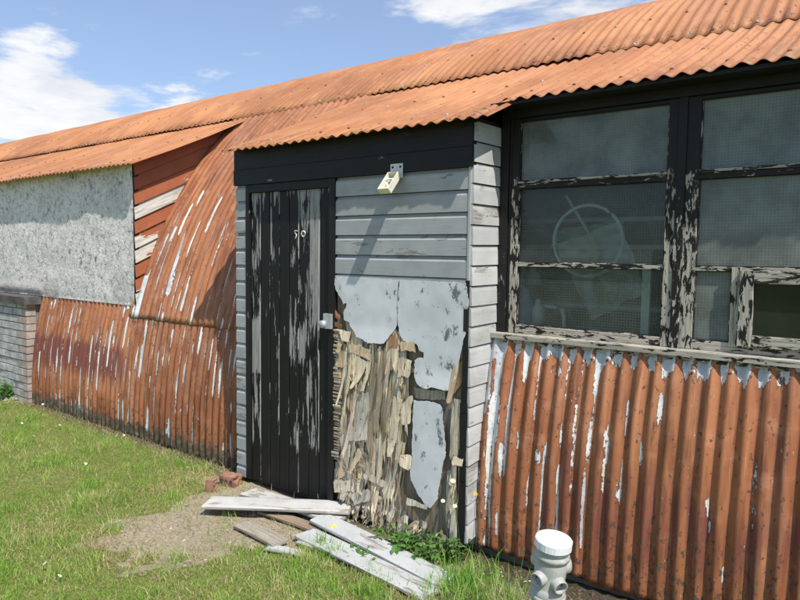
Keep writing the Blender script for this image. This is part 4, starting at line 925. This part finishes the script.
ys = np.concatenate([[-400, -150, -60, -20, -8, -3], np.linspace(-1, 1.4, 40), np.linspace(1.41, 3.10, 190), [3.2, 4, 8, 11, 30, 100, 400]])
XX, YY, ZZ = patch(xs, ys)
far = sst(np.hypot(XX, YY), 18, 40); ZZ = ZZ*(1-far); ZZ = np.where((YY > 3.12), -.06, ZZ)
sd = sdist(XX, YY)+.03+.40*(fbm(XX*3.2, YY*3.2, 41)-.5)+.1*(vnoise(XX*13, YY*13, 43)-.5); dirt = sst(-sd, -.10, .10)
edge_ = sst(YY-np.where(XX < -3.5, 2.86, 9), -.06, .05)*(YY < 3.3); dirt = np.maximum(dirt, edge_*.75)
wet = .55*sst(YY, 2.84, 2.92)*(XX < -3.5)*(YY < 3.3) + np.clip(sst(YY, 2.70, 2.84)*(XX > -2.5)*(YY < 3.3), 0, 1)*.75 + .35*sst(XX, -1.75, -1.5)*sst(YY, 2.45, 2.7)*(YY < 3.3)
Wg = np.stack([dirt, np.clip(wet, 0, .85), 0*dirt, np.ones_like(dirt)], -1).reshape(-1, 4)
nyy, nxx = XX.shape; idx = np.arange(nyy*nxx).reshape(nyy, nxx); F = np.stack([idx[:-1, :-1], idx[:-1, 1:], idx[1:, 1:], idx[1:, :-1]], -1).reshape(-1, 4)
g_ = raw('ground', np.stack([XX, YY, ZZ], -1).reshape(-1, 3), F.tolist(), np.stack([XX, YY], -1).reshape(-1, 2), Wg, np.zeros(len(F)), np.ones(len(F)), 'ground', None, Vector((0, 0, 0)))
tag(g_, kind='structure'); g_['label'] = 'lawn and bare trodden soil in front of the hut'
# ------------------------------------------------------------------ grass
def blades(name, X, Y, H, Wd, C, lean=.45, kind='stuff', label='', z=None, mat='leaf', cat='grass', leandir=None):
    n = len(X); a = rng.uniform(0, 2*math.pi, n); la = rng.uniform(0, 2*math.pi, n) if leandir is None else leandir+rng.normal(0, .7, n); le = np.abs(rng.normal(lean, lean*.6, n)); le = np.clip(le, 0, 1.35)
    Z0 = gz(X, Y)-.006 if z is None else z; base = np.stack([X, Y, Z0], -1)
    sx = np.cos(a)[:, None]*Wd[:, None]*.5; sy = np.sin(a)[:, None]*Wd[:, None]*.5; S = np.concatenate([sx, sy, 0*sx], 1)
    D = np.stack([np.cos(la), np.sin(la), np.zeros(n)], -1)
    up1 = np.cos(le*.55)[:, None]; h = H[:, None]
    m = base + D*(np.sin(le*.5)[:, None]*h*.5) + np.array([0, 0, 1])*(up1*h*.5)
    t = m + D*(np.sin(le*1.35)[:, None]*h*.5) + np.array([0, 0, 1])*(np.cos(le*1.35)[:, None]*h*.5)
    V = np.stack([base-S, base+S, m+S*.75, m-S*.75, t], 1).reshape(-1, 3)
    i5 = (np.arange(n)*5)[:, None]; F = [tuple(r) for r in (i5+np.array([0, 1, 2, 3])).tolist()]+[tuple(r) for r in (i5+np.array([3, 2, 4])).tolist()]
    Wc = np.repeat(np.concatenate([C, np.ones((n, 1))], 1), 5, 0)
    o = raw(name, V, F, np.zeros((5*n, 2)), Wc, np.zeros(2*n), np.zeros(2*n), mat, None, Vector((0, 0, 0)))
    return tag(o, label, cat if kind != 'stuff' else 'grass', None, kind)
def scatter(n, x0, x1, y0, y1): return rng.uniform(x0, x1, n), rng.uniform(y0, y1, n)
def lawn(n, x0, x1, y0, y1, fade=2.6):
    X, Y = scatter(n, x0, x1, y0, y1); d = np.hypot(X, Y); s = sdist(X, Y)+.05+.40*(fbm(X*3.2, Y*3.2, 41)-.5)+.22*(vnoise(X*13, Y*13, 43)-.5)+rng.normal(0, .025, n)
    yw = np.where(X < -3.55, 2.90, np.where(X < -1.7, 2.83, 2.87))
    tuft = fbm(X*9, Y*9, 42)
    keep = (rng.random(n) < np.clip((fade/d)**1.5, 0, 1)) & ((s > .0) | (rng.random(n) < .05+.28*(fbm(X*4, Y*4, 47) > .62))) & (Y < yw) & (rng.random(n) < .45+.9*tuft)
    keep &= ~((X > -1.5) & (Y > 2.55) & (rng.random(n) < .85))
    keep &= ~((Y > yw-.09) & (X < -3.6) & (rng.random(n) < .7))
    return X[keep], Y[keep]
def gcol(X, Y):
    n = len(X); f = fbm(X*1.6, Y*1.6, 51)[:, None]; f2 = fbm(X*5, Y*5, 52)[:, None]; r = rng.random((n, 1))
    gA = np.array([.20, .40, .055]); gB = np.array([.36, .53, .09]); gC = np.array([.70, .61, .33]); gD = np.array([.11, .26, .035])
    C = gA*(1-f)+gB*f; C = np.where(r < .22, gD, C); dry = np.clip((f2-.46)*3, 0, 1)*.6+.05
    dd = sdist(X, Y)[:, None]; dry = np.clip(dry+.35*np.exp(-np.abs(dd)/.16), 0, .85)
    return np.where(rng.random((n, 1)) < dry, gC*rng.uniform(.7, 1.1, (n, 1)), C)*rng.uniform(.75, 1.2, (n, 1))
P1 = lawn(370000, -6.2, .6, 1.0, 2.92, 2.4); P2 = lawn(120000, -11, -6.2, .6, 3.1, 4.0); P3 = lawn(40000, -24, -11, -.5, 3.2, 9)
for (X, Y), hs, ws_ in ((P1, 1., .0028), (P2, 1.1, .0045), (P3, 1.3, .010)):
    n = len(X); s = sdist(X, Y); H = (.012+.030*fbm(X*1.8, Y*1.8, 61)+.050*sst(vnoise(X*8, Y*8, 64), .45, .9))*rng.uniform(.5, 1.35, n)*hs
    H *= 1+1.0*(rng.random(n) < .05)
    lab = {1.: 'short mown lawn with dry clippings in front of the hut', 1.1: 'lawn in the middle distance along the rusty wall', 1.3: 'far end of the lawn beside the brick wall'}[hs]
    blades('grass', X, Y, H, np.full(n, ws_)*rng.uniform(.6, 1.3, n), gcol(X, Y), .75, label=lab)
# longer tufts round the boards and by the porch corner
TX, TY, TH = [], [], []
for (px, py, k, r, h) in ((470, 585, 420, .14, .15), (452, 596, 260, .12, .13), (500, 600, 260, .14, .13), (330, 556, 160, .07, .10), (322, 548, 70, .03, .13), (262, 560, 120, .12, .06), (380, 592, 260, .16, .08), (300, 580, 260, .18, .07), (430, 560, 90, .10, .10),
                          (560, 640, 140, .10, .13), (520, 620, 140, .12, .14), (585, 660, 60, .06, .16), (205, 468, 90, .14, .07), (170, 458, 60, .14, .06), (10, 398, 80, .14, .12), (0, 392, 80, .2, .14)):
    c = gnd(px, py); TX.append(rng.normal(c.x, r*.6, k)); TY.append(np.minimum(rng.normal(c.y, r*.6, k), 2.86)); TH.append(h*rng.uniform(.4, 1.15, k))
TX, TY, TH = map(np.concatenate, (TX, TY, TH)); n = len(TX); blades('tall_grass', TX, TY, TH, rng.uniform(.0028, .006, n), gcol(TX, TY)*np.array([.8, 1., .8]), .42, label='longer grass tufts beside the boards and the pipe')
# dry clippings lying about
n = 26000; X, Y = scatter(n, -5.5, -1.0, 1.2, 2.84); s = sdist(X, Y); k = (rng.random(n) < np.exp(-np.abs(s-.02)/.16)*.9*(fbm(X*5, Y*5, 71) > .42)+.05); X, Y = X[k], Y[k]; n = len(X)
C = np.array([.48, .40, .22])*rng.uniform(.55, 1.2, (n, 1))*np.array([1, 1, 1]); blades('grass_clippings', X, Y, rng.uniform(.03, .08, n), rng.uniform(.002, .0045, n), C, 1.9, label='dry grass clippings strewn over the edge of the bare soil', z=gz(X, Y)+.004)
n = 2600; X = rng.uniform(-7.0, -3.6, n); Y = 2.93-np.abs(rng.normal(0, .05, n)); C = np.array([.34, .27, .16])*rng.uniform(.4, 1.2, (n, 1)); blades('dead_stalks', X, Y, rng.uniform(.02, .07, n), rng.uniform(.003, .006, n), C, 1.3, label='dead brown stalks along the foot of the rusty wall')
# crumbs of soil, pebbles and paint flakes
def bits(name, X, Y, S, mat, label, flat=1.):
    V, F = [], []; base = np.array([[1, 0, 0], [0, 1, 0], [-1, 0, 0], [0, -1, 0], [0, 0, .8], [0, 0, -.5]]); fc = [(0, 1, 4), (1, 2, 4), (2, 3, 4), (3, 0, 4), (1, 0, 5), (2, 1, 5), (3, 2, 5), (0, 3, 5)]
    zz = gz(X, Y)
    for i in range(len(X)):
        a = rng.uniform(0, 6.28); c_, s_ = math.cos(a), math.sin(a); P = base*rng.uniform(.6, 1.3, (6, 3))*S[i]*np.array([1, .75, flat]); P = P @ np.array([[c_, -s_, 0], [s_, c_, 0], [0, 0, 1]]); k = len(V)
        V += (P+np.array([X[i], Y[i], zz[i]+S[i]*.3*flat])).tolist(); F += [tuple(q+k for q in f) for f in fc]
    return tag(raw(name, np.array(V), F, np.zeros((len(V), 2)), np.tile((0, 0, 0, 1), (len(V), 1)), np.zeros(len(F)), np.zeros(len(F)), mat, None, Vector((0, 0, 0))), label, 'debris', None, 'stuff')
n = 90; X, Y = scatter(n, -4.0, -1.4, 1.8, 2.8); k = sdist(X, Y) < -.02; X, Y = X[k], Y[k]; bits('gravel', X, Y, rng.uniform(.006, .014, len(X)), 'stone', 'larger stones and clods on the bare soil', .6)
n = 70; X, Y = scatter(n, -4.0, -1.8, 1.8, 2.8); k = sdist(X, Y) < .03; X, Y = X[k], Y[k]; bits('paint_flakes', X, Y, rng.uniform(.005, .014, len(X)), 'flake', 'pale paint flakes and chips on the bare soil before the door', .2)
n = 2600; X, Y = scatter(n, -4.2, -1.2, 1.7, 2.85); k = sdist(X, Y) < .03; X, Y = X[k], Y[k]; bits('gravel', X, Y, np.abs(rng.normal(.002, .0028, len(X)))+.001, 'stone', 'small stones and crumbs on the bare soil')
n = 110; X = np.concatenate([rng.uniform(-6.8, -3.7, n), rng.uniform(-2.6, -1.2, n)]); Y = np.concatenate([2.93-np.abs(rng.normal(0, .05, n)), rng.uniform(2.62, 2.86, n)]); bits('paint_flakes', X, Y, rng.uniform(.003, .013, 2*n), 'flake', 'fallen paint flakes and splinters along the foot of the wall', .25)
n = 240; X, Y = rng.uniform(-1.7, -.5, n), 2.93-np.abs(rng.normal(0, .09, n)); bits('rubble', X, Y, rng.uniform(.004, .018, n), 'soil', 'clods and small stones at the foot of the right wall', .6)
n = 60; X, Y = rng.uniform(-8.8, -7.2, n), rng.uniform(2.8, 2.93, n); bits('rubble', X, Y, rng.uniform(.015, .05, n), 'stone', 'stones at the foot of the far left brick wall', .8)
# ------------------------------------------------------------------ broad-leaved weeds and flowers
def leafmesh(b, base, dirv, L, w, c, droop=.5, seg=5):
    d = Vector(dirv).normalized(); side = d.cross(Vector((0, 0, 1))); side = side.normalized() if side.length > .01 else Vector((1, 0, 0)); P, U, Wt = [], [], []
    for i in range(seg+1):
        t = i/seg; q = Vector(base)+d*L*t; q.z -= droop*L*t*t*.6; ww = w*math.sin(math.pi*min(.97, .08+.9*t))**.8*(1.12 if i % 2 else .88)
        P.append([q-side*ww*.5+Vector((0, 0, ww*.18)), q, q+side*ww*.5+Vector((0, 0, ww*.18))]); U.append([(0, 0)]*3); k = random.uniform(.85, 1.15); Wt.append([(c[0]*k, c[1]*k, c[2]*k, 1)]*3)
    b.grid(P, U, Wt, sm=True)
def weed(name, pos, nst, h, r, lw, label, cat='weed', cols=((.07, .17, .035), (.11, .24, .05), (.17, .29, .075)), grp=None, rosette=False, mound=None):
    rt = empty(name, pos, label, cat, grp); st = MB(); lf = MB(); p0 = Vector(pos)
    for s_ in range(nst):
        a = random.uniform(0, 6.28); rr = r*random.random()**.5; b0 = p0+Vector((math.cos(a)*rr*.5, math.sin(a)*rr*.5, -.01)); tip = b0+Vector((math.cos(a)*rr*.5, math.sin(a)*rr*.5-.02, h*random.uniform(.5, 1)))
        if rosette: tip = b0+Vector((math.cos(a)*.01, math.sin(a)*.01, .02))
        st.tube([b0, b0.lerp(tip, .5)+Vector((0, 0, .01)), tip], [.0025, .002, .0012], 5, w=(.10, .17, .05, 1))
        for i in range(2 if rosette else 7):
            t = random.uniform(.2, 1); q = b0.lerp(tip, t); a2 = random.uniform(0, 6.28)
            leafmesh(lf, q, (math.cos(a2), math.sin(a2)-.2, random.uniform(.1, .8)), lw*random.uniform(1.2, 2.6)*(1.3 if rosette else 1), lw*random.uniform(.5, 1), random.choice(cols), random.uniform(.2, 1))
    st.build('stem', 'leaf', rt); lf.build('foliage', 'leaf', rt); return rt
GW = 'leafy weeds along the foot of the porch'
weed('weed', gnd(403, 540), 14, .11, .18, .026, 'dark leafy weed clump under the torn edge of the plywood', grp=GW)
weed('weed', gnd(425, 552), 13, .11, .16, .024, 'leafy weed between the long grey boards and the plywood', grp=GW)
weed('weed', gnd(448, 562), 15, .15, .13, .022, 'tallest leafy weed growing against the black corner post', grp=GW)
weed('weed', gnd(352, 558), 16, .05, .05, .030, 'broad-leaved dock rosette beside the lower long grey board', grp=GW, rosette=True, cols=((.08, .20, .04), (.11, .25, .06)))
weed('weed', gnd(366, 562), 12, .05, .05, .030, 'second small rosette at the right of the dock by the grey board', grp=GW, rosette=True, cols=((.08, .20, .04), (.11, .25, .06)))
weed('weed', gnd(12, 398), 26, .20, .20, .035, 'weed clump at the foot of the far left brick wall', grp=None)
def flower(name, foot, head, r, pc, label, cat='daisy', grp=None, npet=12, cen=(.75, .5, .05)):
    rt = empty(name, foot, label, cat, grp); f, h = Vector(foot), Vector(head); b = MB(); b.tube([f-Vector((0, 0, .01)), f.lerp(h, .5)+Vector((.006, 0, .01)), h], [.0015, .0012, .001], 5, w=(.10, .18, .05, 1)); b.build('stem', 'leaf', rt)
    nrm = (Vector((0, 0, EYE))-h).normalized()*.6+Vector((.2, -.1, .9)); nrm.normalize(); a = nrm.orthogonal().normalized(); c = nrm.cross(a); b = MB()
    for k in range(npet):
        t = 2*math.pi*k/npet+random.uniform(-.1, .1); d = a*math.cos(t)+c*math.sin(t); s_ = nrm.cross(d); w = r*.26; up_ = nrm*r*random.uniform(.0, .2)
        b.face([b.vert(q, (0, 0), (*pc, 1)) for q in (h+d*r*.15-s_*w*.4, h+d*r*.8-s_*w+up_, h+d*r+up_, h+d*r*.8+s_*w+up_, h+d*r*.15+s_*w*.4)])
    b.build('petals', 'petal', rt); b = MB(); b.lathe([(r*.3, 0), (r*.25, r*.12), (.0003, r*.2)], h, Matrix((a, c, nrm)).transposed(), 10, w=(*cen, 1)); b.build('flower_centre', 'petal', rt); return rt
for (hx, hy, Y, r, lb) in ((453, 481, 2.74, .014, 'topmost cream ox-eye flower in front of the black corner post'), (443, 501, 2.73, .012, 'cream flower in front of the bottom of the grey plywood strip'), (455, 506, 2.74, .012, 'lowest cream flower beside the corner post')):
    h = onY(hx, hy, Y); flower('tall_daisy', (h.x+.03, h.y+.02, 0), h, r, (.78, .76, .50), lb, grp='tall flowers by the corner post', npet=11)
h = onY(475.5, 494, 2.76); flower('orange_flower', (h.x-.02, h.y, 0), h, .012, (.80, .42, .04), 'small orange flower against the foot of the rusty sheet by the corner post', 'flower', npet=8)
h = gnd(334, 536); flower('yellow_flower', (h.x, h.y, 0), (h.x, h.y, .05), .017, (.80, .66, .05), 'single yellow flower growing between the long grey boards', 'flower', npet=14)
dz_ = [(8, 424), (22, 428), (34, 442), (66, 462), (43, 410), (12, 436), (28, 558), (45, 573), (60, 586), (86, 470), (124, 441), (60, 431)]
dlab = ['among the far lawn at the left', 'beside its neighbour on the far lawn', 'nearer the middle of the far lawn', 'alone on the mown strip', 'close to the brick wall', 'at the far left edge of the lawn', 'on the left in the near grass', 'between two others in the near left grass', 'closest of the three in the near left grass',
        'halfway along the rusty wall lawn', 'near the dirty foot of the rusty wall', 'in the lawn before the purple-stained sheet', 'below the short weathered board', 'at the edge of the bare soil', 'below the end of the grey boards', 'below the dock rosette', 'in the middle of the left lawn', 'left of the bare soil corner']
proto = None
for (x, y), s_ in zip(dz_, dlab):
    p = gnd(x, y); z = float(gz(p.x, p.y))
    if proto is None: proto = flower('lawn_daisy', (p.x, p.y, z), (p.x, p.y, z+.045), .012, (.80, .80, .78), 'x', 'daisy', 'white daisies in the lawn'); o = proto
    else: o = copy_tree(proto)
    o.location = (p.x, p.y, z); o.rotation_euler = (0, 0, random.uniform(0, 6)); o['label'] = 'small white daisy ' + s_
# ------------------------------------------------------------------ sky, sun, camera
to_sun = Vector((.53, -.205, .823)).normalized()
elev = math.asin(to_sun.z); rot = math.atan2(to_sun.x, to_sun.y)
w = bpy.data.worlds.new('World'); sc.world = w; w.use_nodes = True; w.cycles.sampling_method = 'MANUAL'; w.cycles.sample_map_resolution = 512; nt = w.node_tree; nt.nodes.clear()
class GW_(G):
    def __init__(s): s.t = nt; s.o = nt.nodes.new('ShaderNodeOutputWorld')
gw = GW_()
sky = gw.n('ShaderNodeTexSky', sky_type='NISHITA', sun_disc=False, sun_elevation=elev, sun_rotation=rot, altitude=50., air_density=1.0, dust_density=.6, ozone_density=1.6)
tc = gw.n('ShaderNodeTexCoord').outputs['Generated']; nrm = gw.n('ShaderNodeVectorMath', {0: tc}, operation='NORMALIZE').outputs[0]
sp = gw.n('ShaderNodeSeparateXYZ', {0: nrm})
zc_ = gw.math('MAXIMUM', gw.math('ADD', sp.outputs[2], .12), .05)
pv = gw.n('ShaderNodeCombineXYZ', {0: gw.math('DIVIDE', sp.outputs[0], zc_), 1: gw.math('DIVIDE', sp.outputs[1], zc_), 2: gw.math('MULTIPLY', sp.outputs[2], 4.)}).outputs[0]
cn = gw.noise(pv, 2.3, 9, .62, .25); cn2 = gw.noise(pv, .55, 3, .5)
def blob(d, w_):
    dt = gw.n('ShaderNodeVectorMath', {0: nrm, 1: Vector(d).normalized()}, operation='DOT_PRODUCT').outputs['Value']; return gw.step(dt, math.cos(w_), 1.0)
reg = gw.math('ADD', gw.math('ADD', blob((-.905, .385, .175), .19), blob((-.82, .53, .21), .17)), gw.math('ADD', blob((-.40, .84, .385), .40), blob((.6, -.5, .6), 1.2)), clamp=True)
bias = gw.math('ADD', gw.math('MULTIPLY', blob((-.912, .375, .178), .13), .22), gw.math('MULTIPLY', blob((-.40, .84, .385), .26), .34))
bias = gw.math('ADD', bias, gw.math('MULTIPLY', blob((-.85, .48, .20), .16), .17))
cl = gw.step(gw.math('ADD', gw.math('ADD', cn, bias), gw.math('MULTIPLY', gw.math('SUBTRACT', cn2, .5), .15)), .625, .81, 0, .92)
shade = gw.noise(pv, 2.2, 6, .6); cc_ = gw.mix(gw.step(shade, .35, .65), (5.6, 5.8, 6.2), (7.2, 7.2, 7.2))
bl = gw.mix(.22, gw.mix(1., sky.outputs[0], (1.0, 1.04, 1.15), 'MULTIPLY'), (5.0, 6.0, 7.6))
fin = gw.mix(gw.math('MULTIPLY', cl, gw.step(reg, .02, .40)), bl, cc_)
bg = gw.n('ShaderNodeBackground', {0: fin, 1: .115}); nt.links.new(bg.outputs[0], gw.o.inputs[0])
sl_ = bpy.data.lights.new('sun', 'SUN'); sl_.energy = 4.5; sl_.angle = R_(.53); sl_.color = (1., .955, .88)
so_ = bpy.data.objects.new('sun', sl_); col.objects.link(so_); so_.rotation_euler = to_sun.to_track_quat('Z', 'Y').to_euler(); so_.location = to_sun*30
cd = bpy.data.cameras.new('camera'); cam = bpy.data.objects.new('camera', cd); col.objects.link(cam)
cd.sensor_fit = 'HORIZONTAL'; cd.sensor_width = 36; cd.lens = 36*FOC/800; cd.clip_start = .05; cd.clip_end = 2000
mw = Matrix((Vector(RT), Vector(UP), -Vector(FW))).transposed().to_4x4(); mw.translation = (0, 0, EYE); cam.matrix_world = mw
sc.camera = cam
vs_ = sc.view_settings; vs_.view_transform = 'Standard'; vs_.look = 'None'; vs_.exposure = .30; vs_.gamma = 1.; vs_.use_curve_mapping = False
sc.cycles.max_bounces = 4; sc.cycles.diffuse_bounces = 3; sc.cycles.transparent_max_bounces = 8
